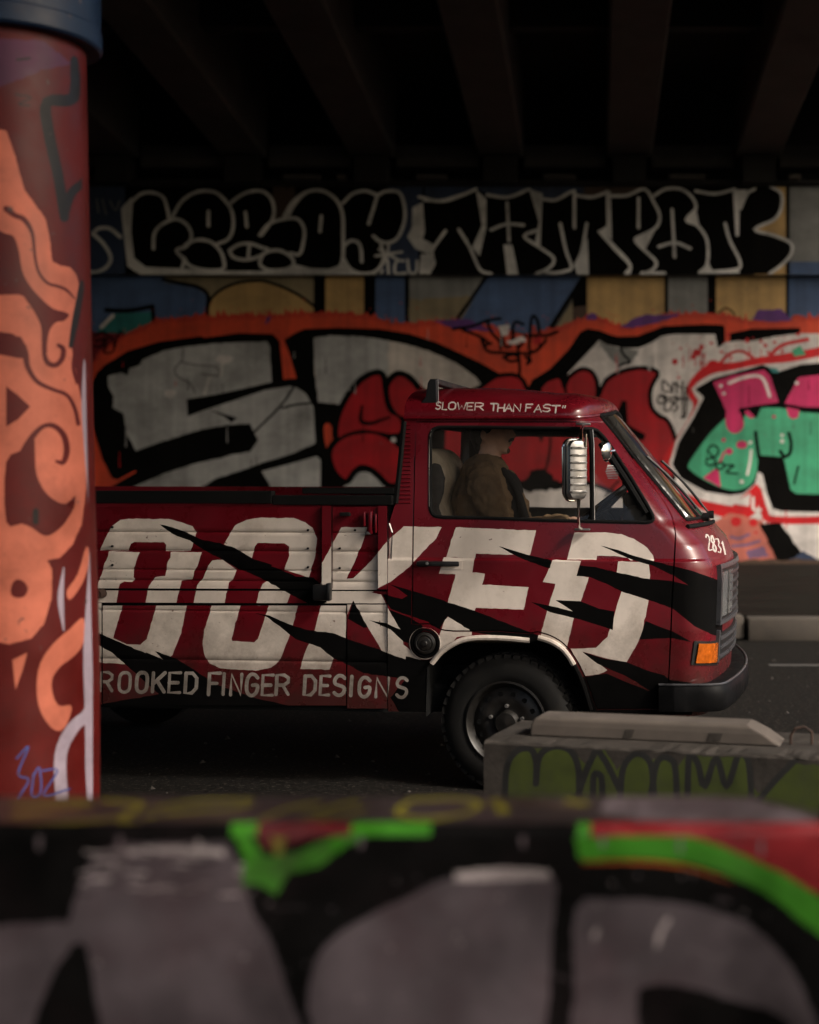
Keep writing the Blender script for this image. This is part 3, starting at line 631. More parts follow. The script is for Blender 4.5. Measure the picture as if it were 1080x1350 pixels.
# second word
P2_('black', cat(B([(850, 115), (960, 140), (1080, 105)]), C_([(190, 112), (270, 75), (330, 105), (440, 118), (550, 75), (625, 120), (690, 135), (790, 88), (880, 118), (960, 80)]), D([(60, 112), (150, 108), (240, 75), (290, 110), (350, 75), (430, 73), (510, 85), (610, 100), (720, 75), (820, 66), (900, 58), (960, 100), (960, 180), (920, 240), (820, 290), (1010, 365), (1010, 420), (900, 525)]), B([(900, 525), (860, 400), (880, 300)])))
for q, Z in (([(815, 175), (870, 145), (882, 300), (870, 340), (930, 370), (1000, 290), (900, 420), (830, 392), (788, 330), (812, 280)], B), ([(270, 80), (325, 130), (325, 280), (290, 430), (250, 385), (302, 270)], C_), ([(550, 75), (622, 100), (610, 385), (580, 372), (602, 250)], C_), ([(415, 370), (462, 370), (495, 528), (435, 528)], C_),
             ([(858, 330), (866, 528), (805, 528), (790, 490), (818, 440)], C_), ([(955, 78), (982, 100), (987, 345), (915, 300), (970, 270)], C_), ([(35, 78), (60, 90), (66, 345), (-5, 300), (40, 270)], D), ([(190, 345), (300, 285), (240, 400)], D), ([(460, 240), (510, 180), (530, 280)], D), ([(705, 80), (780, 80), (740, 180), (738, 325), (720, 325)], D), ([(520, 522), (575, 460), (600, 510), (740, 495), (740, 522)], D), ([(860, 420), (930, 420), (925, 480), (890, 525), (850, 525)], B)):
    P2_('hsilver', Z(q))
for q in ([(850, 118), (960, 140), (1075, 107)], [(1060, 290), (1100, 350)], [(890, 430), (930, 460), (900, 525)]): S2_('hsilver', B(q), 4.2)
for q in ([(0, 135), (100, 140), (190, 112), (270, 77)], [(110, 298), (40, 400), (45, 460), (20, 522)], [(180, 290), (240, 390), (290, 500), (350, 524)], [(330, 108), (440, 120), (550, 77)], [(435, 150), (440, 250), (445, 350)], [(350, 292), (430, 262), (522, 267)], [(600, 292), (525, 325), (600, 380), (680, 440), (660, 490), (590, 524)], [(625, 130), (690, 135), (760, 97), (790, 87)], [(790, 90), (790, 280)], [(800, 110), (880, 120), (950, 98)],
          [(715, 260), (745, 400), (775, 490), (740, 510), (680, 520), (620, 510)], [(855, 260), (830, 400), (795, 480)], [(920, 300), (1000, 380), (1080, 470), (1078, 524)]): S2_('hsilver', C_(q), 4.2)
for q in ([(0, 300), (90, 400), (165, 480), (140, 522)], [(60, 114), (150, 110), (240, 77), (290, 150), (320, 220), (300, 280), (230, 320), (190, 345), (240, 400), (300, 460), (285, 500), (240, 522)], [(208, 125), (208, 280)], [(290, 112), (350, 77), (430, 77), (490, 120), (510, 180), (460, 240), (520, 270), (570, 350), (570, 470), (530, 517)], [(530, 515), (650, 510), (738, 495), (740, 450), (690, 350), (665, 260)],
          [(385, 185), (392, 310), (398, 435)], [(315, 380), (400, 360), (480, 390)], [(510, 87), (610, 102), (715, 77)], [(745, 180), (780, 102), (820, 77)], [(900, 62), (960, 100), (960, 180), (920, 240), (820, 290), (920, 320), (1010, 362), (1012, 420), (960, 480), (900, 522)], [(225, 520), (345, 520)]): S2_('hsilver', D(q), 4.2)
hb = flatwall('header_face', rect(-900, 246, 1900, 362), lay2, HY, wall, WM, .5)
MB().box(((xw0 + xw1) / 2, HY - WY + .6, (zt + zl) / 2 - .2), (xw1 - xw0, 1.196, zt - zl - .004)).build('header_beam', 'wall_dgrey', wall)

# ---- bridge overhead ---------------------------------------------------------
bridge = empty('road_bridge', (0, WY, 0))
tag(bridge, 'dark concrete bridge deck overhead with wide parallel beams', 'bridge')
SL = .0819
zb = lambda Y: CH + 405 / F * 21 + (21 - Y) * SL
Y0, Y1 = -13.0, 21.0
bw = 60 / F * 21
for k in range(-6, 7):
    xl = (131 + 167 * k - CX) / F * 21
    v = []
    for (x, dz) in ((xl, .03), (xl + .03, 0), (xl + bw - .03, 0), (xl + bw, .03), (xl + bw, 1.1), (xl, 1.1)):
        v += [(x, Y0 - WY, zb(Y0) + dz), (x, Y1 - WY - .25, zb(Y1 - .25) + dz)]
    n = 6; f = [(2 * i, 2 * i + 1, 2 * ((i + 1) % n) + 1, 2 * ((i + 1) % n)) for i in range(n)] + [tuple(range(0, 12, 2)), tuple(range(11, 0, -2))]
    mb = MB(); mb.add(v, f); mb.build('beam', 'beam_concrete', bridge)
    # bearing block under each beam end
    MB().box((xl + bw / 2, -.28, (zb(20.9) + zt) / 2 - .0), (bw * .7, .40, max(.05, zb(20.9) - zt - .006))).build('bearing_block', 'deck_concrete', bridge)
    # end diaphragm between the beams
    MB().box((xl + bw + (167 / F * 21 - bw) / 2, .02, zb(21) + .06), (167 / F * 21 - bw - .01, .40, .30)).build('end_diaphragm', 'beam_concrete', bridge)
    yd = 17.3
    MB().box((xl + bw + (167 / F * 21 - bw) / 2, yd - WY, zb(yd) + .80), (167 / F * 21 - bw - .01, .24, .62)).build('cross_diaphragm', 'deck_concrete', bridge)
# conduit and small fittings under the deck edge
zc_ = CH + (CY - 240) / F * 20.7
MB().tube([(xw0 + 4, 20.72 - WY, zc_ + .01), (0, 20.72 - WY, zc_), (9, 20.72 - WY, zc_ + .015)], .035, 8).build('conduit', 'deck_concrete', bridge, smooth=True)
for px_, w_ in ((400, .5), (452, .12), (570, .42), (660, .10), (738, .45), (905, .5), (993, .10), (1046, .16)):
    MB().box(((px_ - CX) / F * 20.7, 20.62 - WY, zc_ + .05), (w_, .14, .07), bev=.01).build('cable_bracket', 'beam_concrete' if w_ > .2 else 'kerb_concrete', bridge)
XL, XR = (131 + 167 * -6 - CX) / F * 21 - 14, 7.4
v = []
for x in (XL, XR):
    for Y in (Y0 - .5, 24.5):
        for dz in (1.09, 1.5): v.append((x, Y - WY, zb(Y) + dz))
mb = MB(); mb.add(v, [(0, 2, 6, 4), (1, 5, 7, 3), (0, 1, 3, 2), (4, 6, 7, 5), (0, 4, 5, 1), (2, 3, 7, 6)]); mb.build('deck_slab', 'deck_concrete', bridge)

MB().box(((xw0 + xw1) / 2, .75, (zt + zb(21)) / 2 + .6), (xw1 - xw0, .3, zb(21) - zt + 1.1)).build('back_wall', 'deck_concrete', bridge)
# ---- unseen wall added behind the camera, cut to block low sky light
opp = MB().box((-25, -13.2, 4.9), (40, 1.0, 9.8)).build('unseen_light_block_wall', 'beam_concrete')
tag(opp, 'unseen concrete wall added on the near side to block low sky light', 'wall')
# ---- painted pillar ------------------------------------------------------------
PYc = 4.6; PXc = (5 - CX) / F * PYc
ztop = 2.843
def world_proj(Wp): return np.column_stack([CX + F * Wp[:, 0] / Wp[:, 1], CY - F * (Wp[:, 2] - CH) / Wp[:, 1]])
def pil(u, v):
    r = np.interp(v, [0.9, 1.6, 2.81], [.284, .266, .243])
    return np.column_stack([PXc + r * np.sin(u), PYc - r * np.cos(u), v])
def inv_surface(Pf, pix, gu, gv, it=14, umax=None, proj=None):
    """surface coordinates under given photo pixels (the traced outline laid on the surface)"""
    u = np.array(gu, float); v = np.array(gv, float); e = 1e-4
    for _ in range(it):
        q = proj(Pf(u, v)); qu = (proj(Pf(u + e, v)) - q) / e; qv = (proj(Pf(u, v + e)) - q) / e
        d = pix - q; det = qu[:, 0] * qv[:, 1] - qu[:, 1] * qv[:, 0]
        det = np.where(np.abs(det) < 2e3, np.sign(det + 1e-9) * 2e3, det)
        du = (d[:, 0] * qv[:, 1] - d[:, 1] * qv[:, 0]) / det; dv = (qu[:, 0] * d[:, 1] - qu[:, 1] * d[:, 0]) / det
        u += np.clip(du, -.12, .12); v += np.clip(dv, -.15, .15)
        if umax is not None: u = np.clip(u, -umax, umax)
    return u, v
def pilmap(pix):
    pix = dens(pix, 6.0)
    X = (pix[:, 0] - CX) / F * (PYc - .2)
    gu = np.arcsin(np.clip((X - PXc) / .27, -.95, .95)); gv = CH + (CY - pix[:, 1]) / F * (PYc - .15)
    u, v = inv_surface(pil, pix, gu, gv, umax=1.5, proj=world_proj)
    return np.column_stack([u, v])
PM = ['red', 'orange', 'blue', 'black', 'lavender', 'haze', 'scribble']; PI = {n: i for i, n in enumerate(PM)}
lp = []
U = lambda p: ch(0, 0, p, 2.411); Lw = lambda p: ch(0, 540, p, 2.5)
def pp(m, poly): lp.append((PI[m], pilmap(np.asarray(poly, float))))
def ps(m, pts, wd): lp.append((PI[m], pilmap(stroke(pts, wd))))
pp('haze', rough(U([(-60, 120), (140, 130), (230, 200), (120, 230), (-60, 300)]), 1.0, 5, 2))
ps('black', U([(236, 190), (235, 310), (150, 325), (155, 420), (185, 560), (205, 690)]), [10, 16, 15, 15, 14, 13]); ps('black', U([(205, 680), (230, 610), (290, 570)]), [12, 12, 12])
ps('black', U([(55, 190), (95, 185)]), 3); ps('black', U([(50, 300), (100, 310), (60, 330), (95, 335)]), 2)
U2 = lambda p: ch(0, 0, p, 2.4345); L2 = lambda p: ch(0, 527, p, 2.4345)
pp('orange', rough(np.concatenate([U2([(-60, 760), (-85, 640), (-45, 520), (-70, 400), (20, 420), (46, 490), (65, 560), (80, 610), (110, 650), (145, 700), (160, 770), (168, 840), (195, 852), (225, 858), (245, 880), (258, 920), (250, 1000), (238, 1060), (232, 1120), (245, 1200), (262, 1290), (268, 1340)]), L2([(270, 80), (278, 200), (275, 300), (262, 400), (230, 470), (190, 508), (152, 516), (168, 545), (166, 640), (140, 722), (100, 766), (30, 785), (-40, 770), (-80, 690), (-45, 590), (-95, 480), (-60, 370), (-90, 240), (-50, 120)]), U2([(-95, 1280), (-50, 1150), (-90, 1000), (-55, 880)])]), .3, 5, 3))
ps('red', U2([(20, 670), (46, 690), (78, 705), (104, 750), (112, 820), (124, 872), (152, 908), (190, 920), (215, 932), (240, 958)]), [8, 7, 7, 5, 4, 4, 4, 4, 4, 2])
pp('red', CR(U2([(-60, 740), (20, 750), (46, 762), (62, 810), (72, 870), (95, 915), (130, 955), (170, 990), (210, 1002), (222, 1012), (205, 1030), (180, 1035), (160, 1060), (152, 1100), (150, 1135), (135, 1110), (132, 1050), (112, 1005), (85, 965), (60, 945), (-60, 930)]), 3, True))
ps('red', U2([(146, 1050), (140, 1110), (150, 1160), (178, 1172), (200, 1150), (203, 1120), (188, 1108)]), [4, 5, 7, 7, 7, 7, 5])
ps('red', U2([(60, 1090), (80, 1130), (90, 1180), (120, 1225), (170, 1250), (215, 1268), (240, 1310), (252, 1360)]), [9, 9, 7, 6, 5, 5, 5, 6])
pp('red', U2([(-40, 1060), (40, 1070), (62, 1085), (86, 1110), (86, 1150), (60, 1150), (-40, 1130)])); pp('red', U2([(20, 1240), (60, 1270), (97, 1305), (60, 1345), (20, 1370)])); ps('red', U2([(238, 1130), (236, 1180), (246, 1230)]), [3, 5, 3])
ps('red', L2([(182, 198), (204, 200), (215, 160), (205, 115), (175, 85), (140, 85), (105, 118), (75, 170), (46, 240)]), [4, 7, 8, 8, 7, 6, 8, 10, 14])
pp('red', CR(L2([(20, 200), (75, 160), (108, 120), (113, 180), (118, 240), (145, 295), (185, 328), (215, 332), (242, 308), (236, 350), (205, 400), (170, 430), (140, 436), (105, 412), (70, 398), (20, 392)]), 3, True))
pp('red', CR(L2([(36, 600), (50, 578), (75, 582), (90, 605), (80, 630), (55, 636), (36, 625)]), 3, True))
pp('orange', CR(L2([(215, 612), (250, 560), (278, 470), (286, 520), (264, 590), (225, 642)]), 3, True))
pp('orange', CR(L2([(268, 700), (225, 735), (170, 785), (130, 845), (118, 915), (125, 985), (150, 1035), (180, 1062), (208, 1052), (228, 1005), (226, 980), (190, 982), (170, 945), (168, 895), (195, 855), (235, 825), (268, 780)]), 3, True))
pp('orange', L2([(40, 835), (88, 812), (72, 870), (50, 930)]))
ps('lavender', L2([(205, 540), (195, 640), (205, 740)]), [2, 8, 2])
pp('lavender', CR(np.concatenate([U2([(270, 1150), (285, 1250)]), L2([(300, 60), (316, 300), (318, 700), (326, 1300), (282, 1290), (272, 980), (268, 800), (284, 540), (288, 400), (270, 150), (262, 20)])]), 3, True))  # glossy sheen along the right edge, painted in as a lavender strip
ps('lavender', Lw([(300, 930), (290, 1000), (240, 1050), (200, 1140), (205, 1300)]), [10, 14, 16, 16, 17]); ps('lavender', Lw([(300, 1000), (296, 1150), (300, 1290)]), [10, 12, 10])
ps('black', U([(262, 900), (240, 1020), (225, 1100)]), [8, 9, 6]); ps('black', Lw([(118, 335), (118, 370)]), 8)
for q in ([(55, 1150), (95, 1110), (60, 1200), (95, 1220), (60, 1280)], [(110, 1210), (130, 1180), (135, 1260), (105, 1270), (112, 1200)], [(140, 1190), (190, 1190), (145, 1270), (230, 1250)]): ps('scribble', Lw(q), 2.6)
pillar = empty('bridge_pillar', (PXc, PYc, 0))
tag(pillar, 'round dark red pillar painted with orange swirls at left edge', 'pillar')
gu, gv = np.meshgrid(np.linspace(-math.pi, math.pi, 61)[1:-1], np.linspace(0, ztop + .1, 26)[1:-1])
ov, of, mi = painted(dens(rect(-math.pi, 0, math.pi, ztop + .1), .1), [], lp, np.column_stack([gu.ravel(), gv.ravel()]))
PV = pil(ov[:, 0], ov[:, 1]) - np.array([PXc, PYc, 0])
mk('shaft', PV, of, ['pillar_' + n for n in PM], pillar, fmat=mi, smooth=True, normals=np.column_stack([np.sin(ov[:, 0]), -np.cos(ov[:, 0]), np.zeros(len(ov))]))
MB().lathe([(.20, ztop + .002), (.283, ztop), (.291, ztop + .008), (.291, ztop + .06), (.287, ztop + .065), (.287, zb(PYc) + .02), (.0, zb(PYc) + .02)], n=64, axis='z').build('collar', 'pillar_blue', pillar, smooth=True)

# ---- near barrier -----------------------------------------------------------------
BY0, BY1 = 2.2, 2.394; BZ = CH - 468 / F * BY0
BM_ = ['black', 'grey', 'green', 'red', 'yellow', 'top', 'topgrey', 'white', 'brown', 'orange', 'darkred']; BI = {n: i for i, n in enumerate(BM_)}
b1 = lambda p: ch(0, 1030, p, 2.0); b2 = lambda p: ch(540, 1030, p, 2.0)
bl = []
def bp(m, poly): bl.append((BI[m], np.asarray(poly, float)))
def bs(m, pts, wd): bl.append((BI[m], stroke(pts, wd)))
bp('grey', rough(b1([(220, 250), (250, 190), (330, 165), (600, 160), (640, 230), (660, 330), (720, 430), (760, 560), (800, 660), (800, 900), (200, 900), (250, 560), (230, 440), (190, 430), (150, 520), (120, 600), (60, 700), (-200, 900), (-200, 420), (40, 375), (180, 370), (200, 300)]), .8, 6, 1))
bp('black', rough(CR(b1([(200, 430), (150, 490), (120, 560), (90, 640), (80, 760), (300, 760), (265, 640), (240, 520), (225, 440)]), 3, True), .4, 6, 2))
bp('grey', rough(CR(cat(b1([(820, 640), (815, 540), (850, 440), (960, 360), (1080, 305)]), b2([(60, 270), (150, 250), (370, 240), (375, 400), (360, 640), (300, 800), (-200, 800)])), 3, True), .6, 6, 3))
bp('grey', rough(CR(b2([(440, 330), (560, 312), (700, 320), (820, 345), (920, 395), (1000, 480), (1060, 600), (1100, 760), (980, 620), (860, 580), (740, 545), (620, 540), (600, 600), (600, 760), (420, 760), (435, 560)]), 3, True), .6, 6, 4))
bp('white', rough(b2([(120, 240), (240, 228), (370, 235), (365, 258), (240, 262), (120, 264)]), .9, 4, 5))
bp('white', rough(b1([(330, 180), (450, 172), (590, 178), (590, 200), (450, 190), (340, 196)]), 1.2, 4, 5))
for i in range(46):
    x, y = rng.uniform(90, 330), rng.uniform(1120, 1180); L_ = rng.uniform(6, 34)
    bs('white' if i % 3 else 'black', [(x, y), (x + L_, y + rng.normal(0, 1.4))], rng.uniform(.8, 2.6))
bp('green', rough(b1([(600, 115), (645, 118), (700, 200), (790, 185), (930, 122), (1080, 108), (1130, 112), (1100, 130), (960, 145), (870, 200), (840, 225), (760, 240), (730, 300), (690, 275), (640, 272), (645, 200)]), .8, 5, 6))
bp('darkred', b1([(655, 108), (900, 108), (880, 138), (790, 160), (700, 180)])); bp('yellow', b1([(715, 140), (755, 140), (745, 195), (725, 195)])); bp('red', b1(ell(737, 132, 18, 18)))
bp('red', b2([(450, 90), (1400, 90), (1400, 420), (1060, 290), (900, 205), (760, 152), (620, 135), (500, 140)]))
bp('green', rough(CR(b2([(430, 108), (470, 150), (620, 138), (760, 150), (900, 205), (1030, 270), (1200, 400), (1200, 480), (1060, 390), (960, 310), (860, 255), (740, 218), (600, 205), (500, 208), (450, 205), (440, 160)]), 3, True), .6, 6, 7))
bs('orange', b2([(455, 215), (600, 213), (730, 226), (850, 265)]), [2, 4, 4, 1])
for x, y, h_ in ((262, 88, 13), (52, 80, 12), (158, 80, 10), (476, 80, 9)): bp('white' if x == 262 else 'topgrey', rough(ell(x, 1030 + y, 5, h_, 10), .8, 4, 8))
for x, y in ((690, 1107), (795, 1108), (897, 1115), (1004, 1117)): bp('topgrey', rough(ell(x, y, 3, 12, 10), .6, 4, 9))
for x, y, h_ in ((870, 1235, 18), (786, 1230, 10), (880, 1215, 8)): bp('white', rough(ell(x, y, 3.5, h_, 10, .3), .9, 3, 9))
for i in range(70):
    x, y = rng.uniform(120, 1030), rng.uniform(1150, 1330); bp('topgrey' if i % 2 else 'white', rough(ell(x, y, rng.uniform(.6, 2.4), rng.uniform(.6, 2.6), 7), .3, 3, i))
for i in range(26):
    x, y = rng.uniform(120, 1000), rng.uniform(1170, 1310); L_ = rng.uniform(10, 60); a = rng.uniform(-.9, .9)
    bs('topgrey', [(x, y), (x + L_ * math.cos(a), y + L_ * math.sin(a))], rng.uniform(.5, 1.5))
xb0, xb1 = -3.2, (1096 - CX) / F * BY0
barrier = empty('concrete_barrier', ((xb0 + xb1) / 2, (BY0 + BY1) / 2, 0))
tag(barrier, 'low concrete barrier in the foreground sprayed black, grey, green and red', 'barrier')
bo = np.array([(xb0 + xb1) / 2, (BY0 + BY1) / 2, 0])
pf = rect((xb0) / BY0 * F + CX, CY + (CH - BZ + .016) / BY0 * F, 1096, CY + CH / BY0 * F)
ov, of, mi = painted(pf, [], bl)
FV = np.column_stack([(ov[:, 0] - CX) / F * BY0, np.full(len(ov), BY0), CH + (CY - ov[:, 1]) / F * BY0]) - bo
mk('front_face', FV, of, ['barrier_' + n for n in BM_], barrier, fmat=mi)
# rounded shoulder between face and top, worn to bare paint layers
shl = []
tl = []
def tp(m, poly): tl.append((BI[m], np.asarray(poly, float)))
def topmap(pts):
    P = np.asarray(pts, float); Yd = (CH - BZ) * F / (P[:, 1] - CY)
    return np.column_stack([(P[:, 0] - CX) / F * Yd, Yd])
def ts(m, pts, wd, sq=.35):
    Q = stroke(np.asarray(pts, float) * np.array([1, 3.0]), wd); Q = Q / np.array([1, 3.0]); tp(m, topmap(Q))
for q, wd in (([(20, 1060), (90, 1056), (118, 1060), (60, 1068), (20, 1076)], 11), ([(140, 1056), (185, 1060), (160, 1080), (180, 1086)], 14), ([(200, 1066), (260, 1056), (330, 1054)], 8), ([(190, 1078), (240, 1070), (300, 1066), (330, 1060)], 8), ([(345, 1080), (380, 1066), (420, 1058)], 7), ([(400, 1078), (440, 1064), (470, 1056)], 7), ([(420, 1080), (460, 1072), (480, 1066)], 6),
              ([(540, 1055), (600, 1053), (632, 1060), (610, 1073), (560, 1080), (525, 1072), (535, 1060)], 10), ([(655, 1056), (664, 1070)], 16), ([(750, 1056), (772, 1060)], 12), ([(20, 1086), (120, 1082), (170, 1074)], 8)):
    ts('yellow', q, wd)
tp('topgrey', topmap(rough(np.array([(800, 1052), (850, 1050), (985, 1052), (1050, 1070), (1080, 1086), (900, 1084), (840, 1080), (790, 1070)]), 1.2, 6, 12)))
for q in ([(810, 1060), (830, 1056), (835, 1068), (812, 1070)], [(880, 1078), (930, 1060), (960, 1056)], [(930, 1080), (980, 1062)], [(980, 1080), (1020, 1066)], [(860, 1066), (900, 1056)]): ts('top', q, 6)
for q in ([(640, 1060), (700, 1058), (760, 1066)], [(210, 1074), (270, 1080), (330, 1076)]): ts('brown', q, 10)
bx1 = (990 - CX) / F * BY1
dom = np.array([(xb0, BY0 + .016), (xb1 + .0, BY0 + .016), (xb1, BY0 + .07), (bx1, BY1), (xb0, BY1)])
ov, of, mi = painted(dom, [], [(BI['top'], dom)] + tl)
mk('top_face', np.column_stack([ov, np.full(len(ov), BZ)]) - bo, of, ['barrier_' + n for n in BM_], barrier, fmat=mi)
m = MB(); ns = 5; xs_ = np.linspace(xb0, xb1, 180); rg = np.random.default_rng(3)
vv = []
for x in xs_:
    for k in range(ns + 1):
        a = math.pi / 2 * k / ns; chip = (rg.normal(0, .0012) if 0 < k < ns else 0)
        vv.append((x, BY0 + .016 - .016 * math.cos(a) + chip, BZ - .016 + .016 * math.sin(a) - chip))
ff = [(i * (ns + 1) + k, (i + 1) * (ns + 1) + k, (i + 1) * (ns + 1) + k + 1, i * (ns + 1) + k + 1) for i in range(len(xs_) - 1) for k in range(ns)]
def shcol(x):
    px = CX + F * x / BY0
    if px < 300: return 'black'
    if px < 328: return 'green'
    if px < 450: return 'darkred'
    if px < 560: return 'green'
    if px < 750: return 'black'
    return 'red' if px > 775 else 'green'
sm_ = [BI[shcol(xs_[i])] for i in range(len(xs_) - 1) for k in range(ns)]
mk('worn_edge', np.array(vv) - bo, ff, ['barrier_' + n for n in BM_], barrier, fmat=sm_, smooth=True)
m = MB(); m.prism([(p[0] - bo[0], p[1] - bo[1]) for p in [(xb0, BY0 + .03), (xb1 - .004, BY0 + .03), (xb1 - .004, BY0 + .07), (bx1, BY1), (xb0, BY1)]], 0, BZ - .004, ax='z'); m.build('core', 'block_concrete', barrier)

# ---- green tagged concrete block and chamfered block behind it ----------------------
bA = np.array([(638 - CX) / F * 5.1, 5.1]); bB = np.array([(1052 - CX) / F * 4.818, 4.818])
be = (bB - bA) / np.linalg.norm(bB - bA); bn = np.array([-be[1], be[0]]); BH = .60; BLn = 1.55
blk = empty('concrete_block', (bA[0], bA[1], 0), math.atan2(be[1], be[0]))
tag(blk, 'grey concrete block with olive green and black tag on its face', 'concrete block')
def blkmap(pix):
    pix = dens(pix, 8); dx, dz = (pix[:, 0] - CX) / F, (CY - pix[:, 1]) / F
    # ray (dx,1,dz)*t on the plane through bA with direction be
    t = (bA[0] * bn[0] + bA[1] * bn[1]) / (dx * bn[0] + bn[1])
    X, Y = dx * t, t; return np.column_stack([(X - bA[0]) * be[0] + (Y - bA[1]) * be[1], CH + dz * t])
k7 = lambda p: ch(600, 900, p, 2.25)
kl = []
def kp(m, poly): kl.append(({'c': 0, 'g': 1, 'k': 2}[m], blkmap(np.asarray(poly, float))))
def ks(m, pts, wd): kl.append(({'c': 0, 'g': 1, 'k': 2}[m], blkmap(stroke(pts, wd))))
kp('g', rough(k7([(150, 500), (150, 260), (170, 210), (210, 190), (260, 195), (310, 190), (360, 210), (390, 250), (420, 200), (445, 200), (480, 260), (510, 220), (550, 210), (580, 230), (620, 215), (660, 250), (690, 210), (740, 220), (800, 220), (860, 220), (880, 300), (900, 330), (1000, 240), (1200, 250), (1200, 500)]), .5, 4, 2))
for q in ([(150, 520), (150, 280), (175, 210), (220, 195), (240, 230), (240, 300)], [(240, 300), (250, 220), (290, 190), (340, 200), (365, 250), (368, 340), (366, 500)], [(366, 330), (390, 260), (420, 195)], [(420, 195), (450, 240), (490, 320)], [(425, 270), (410, 290), (412, 500)], [(425, 270), (436, 300), (436, 500)], [(490, 340), (500, 250), (540, 210), (580, 240), (590, 330)], [(582, 330), (600, 235), (635, 225), (655, 270), (660, 500)], [(690, 330), (695, 215), (720, 240), (740, 310), (775, 220), (805, 310), (840, 215), (860, 215), (875, 270), (885, 500)], [(900, 350), (950, 290), (1010, 230)]):
    ks('k', k7(q), 8.5)
dom = rect(0, 0, BLn, BH - .012)
ov, of, mi = painted(dom, [], kl)
mk('front_face', np.column_stack([ov[:, 0], np.zeros(len(ov)), ov[:, 1]]), of, ['block_concrete', 'block_green', 'block_black'], blk, fmat=mi)
v = []; nx = 60; prof = [(0, BH - .012), (.004, BH - .004), (.012, BH), (.12, BH + .002), (.28, BH), (.42, BH + .001), (.44, BH - .02), (.44, 0)]
for i in range(nx + 1):
    for (d, z) in prof:
        ed = z > .5 and d < .02
        v.append((BLn * i / nx, d + (abs(rng.normal(0, .003)) if ed else 0), z - (abs(rng.normal(0, .004)) if ed and d > .001 else 0)))
kf = len(prof)
mk('body', v, [(i * kf + j, (i + 1) * kf + j, (i + 1) * kf + j + 1, i * kf + j + 1) for i in range(nx) for j in range(kf - 1)] + [tuple(range(kf - 1, -1, -1)), tuple(nx * kf + j for j in range(kf))], 'block_concrete', blk)
lp_ = [(1.03, .20, BH - .02), (1.03, .20, BH + .03), (1.045, .20, BH + .055), (1.075, .21, BH + .06), (1.10, .21, BH + .045), (1.10, .21, BH - .02)]
MB().tube(lp_, .005, 7).build('lifting_loop', 'rust', blk, smooth=True)

# kerb offcut lying on top of the block
stp = empty('kerb_offcut', (bA[0] + be[0] * .13 + bn[0] * .11, bA[1] + be[1] * .13 + bn[1] * .11, BH + .0025), math.atan2(be[1], be[0]) + math.radians(1.5))
tag(stp, 'pale concrete kerb piece with sloping end lying on the green tagged block', 'concrete kerb')
SH = .068; L_ = .875; v = []
for z, ring in ((0, [(0, 0), (L_, 0), (L_, .15), (0, .15)]), (SH * .55, [(.004, .002), (L_ - .055, .002), (L_ - .055, .148), (.004, .148)]), (SH - .008, [(.014, .006), (L_ - .10, .006), (L_ - .10, .145), (.014, .145)]), (SH, [(.034, .018), (L_ - .115, .018), (L_ - .115, .13), (.034, .13)])): v += [(x, y, z) for x, y in ring]
f = [tuple(range(3, -1, -1)), (12, 13, 14, 15)] + [(r * 4 + i, r * 4 + (i + 1) % 4, r * 4 + 4 + (i + 1) % 4, r * 4 + 4 + i) for r in range(3) for i in range(4)]
m = MB(); m.add(v, f); m.build('body', 'stop_concrete', stp, bevel=.006)
for x, w_ in ((.33, .035), (.62, .05)):
    m = MB(); m.add([(x, -.0005, .004), (x + w_, -.0005, .010), (x + w_ + .01, .0012, SH * .54), (x + .012, .0012, SH * .54)], [(0, 1, 2, 3)]); m.build('paint_mark', 'block_concrete', stp)
# ================================================================== TRUCK
TH = math.radians(6.2)
TW0 = np.array([(668 - CX) / F * 7.0, 7.0, 0.0])
ct, st_ = math.cos(TH), math.sin(TH)
def l2w(p):
    p = np.asarray(p, float)
    return np.column_stack([TW0[0] + p[:, 0] * ct + p[:, 1] * st_, TW0[1] - p[:, 0] * st_ + p[:, 1] * ct, p[:, 2]])
def tproj(p): return world_proj(l2w(p))
def loc(px, py, yl=0.0):
    """point of the truck frame under a photo pixel, at lateral position yl"""
    px, py = np.atleast_1d(np.asarray(px, float)), np.atleast_1d(np.asarray(py, float))
    dx, dz = (px - CX) / F, (CY - py) / F
    # local y of ray point t*(dx,1): (X-W0x)*st + (Y-W0y)*ct = yl
    t = (yl + TW0[0] * st_ + TW0[1] * ct) / (dx * st_ + ct)
    X, Y = dx * t, t
    return np.column_stack([(X - TW0[0]) * ct - (Y - TW0[1]) * st_, np.full(len(px), yl), CH + dz * t])
def L1(px, py, yl=0.0): return loc(px, py, yl)[0]

TWD = 1.84; YC = TWD / 2
truck = empty('pickup_truck', tuple(TW0), -TH)
tag(truck, 'dark red flatbed pickup truck with big white letters and black slashes', 'truck')

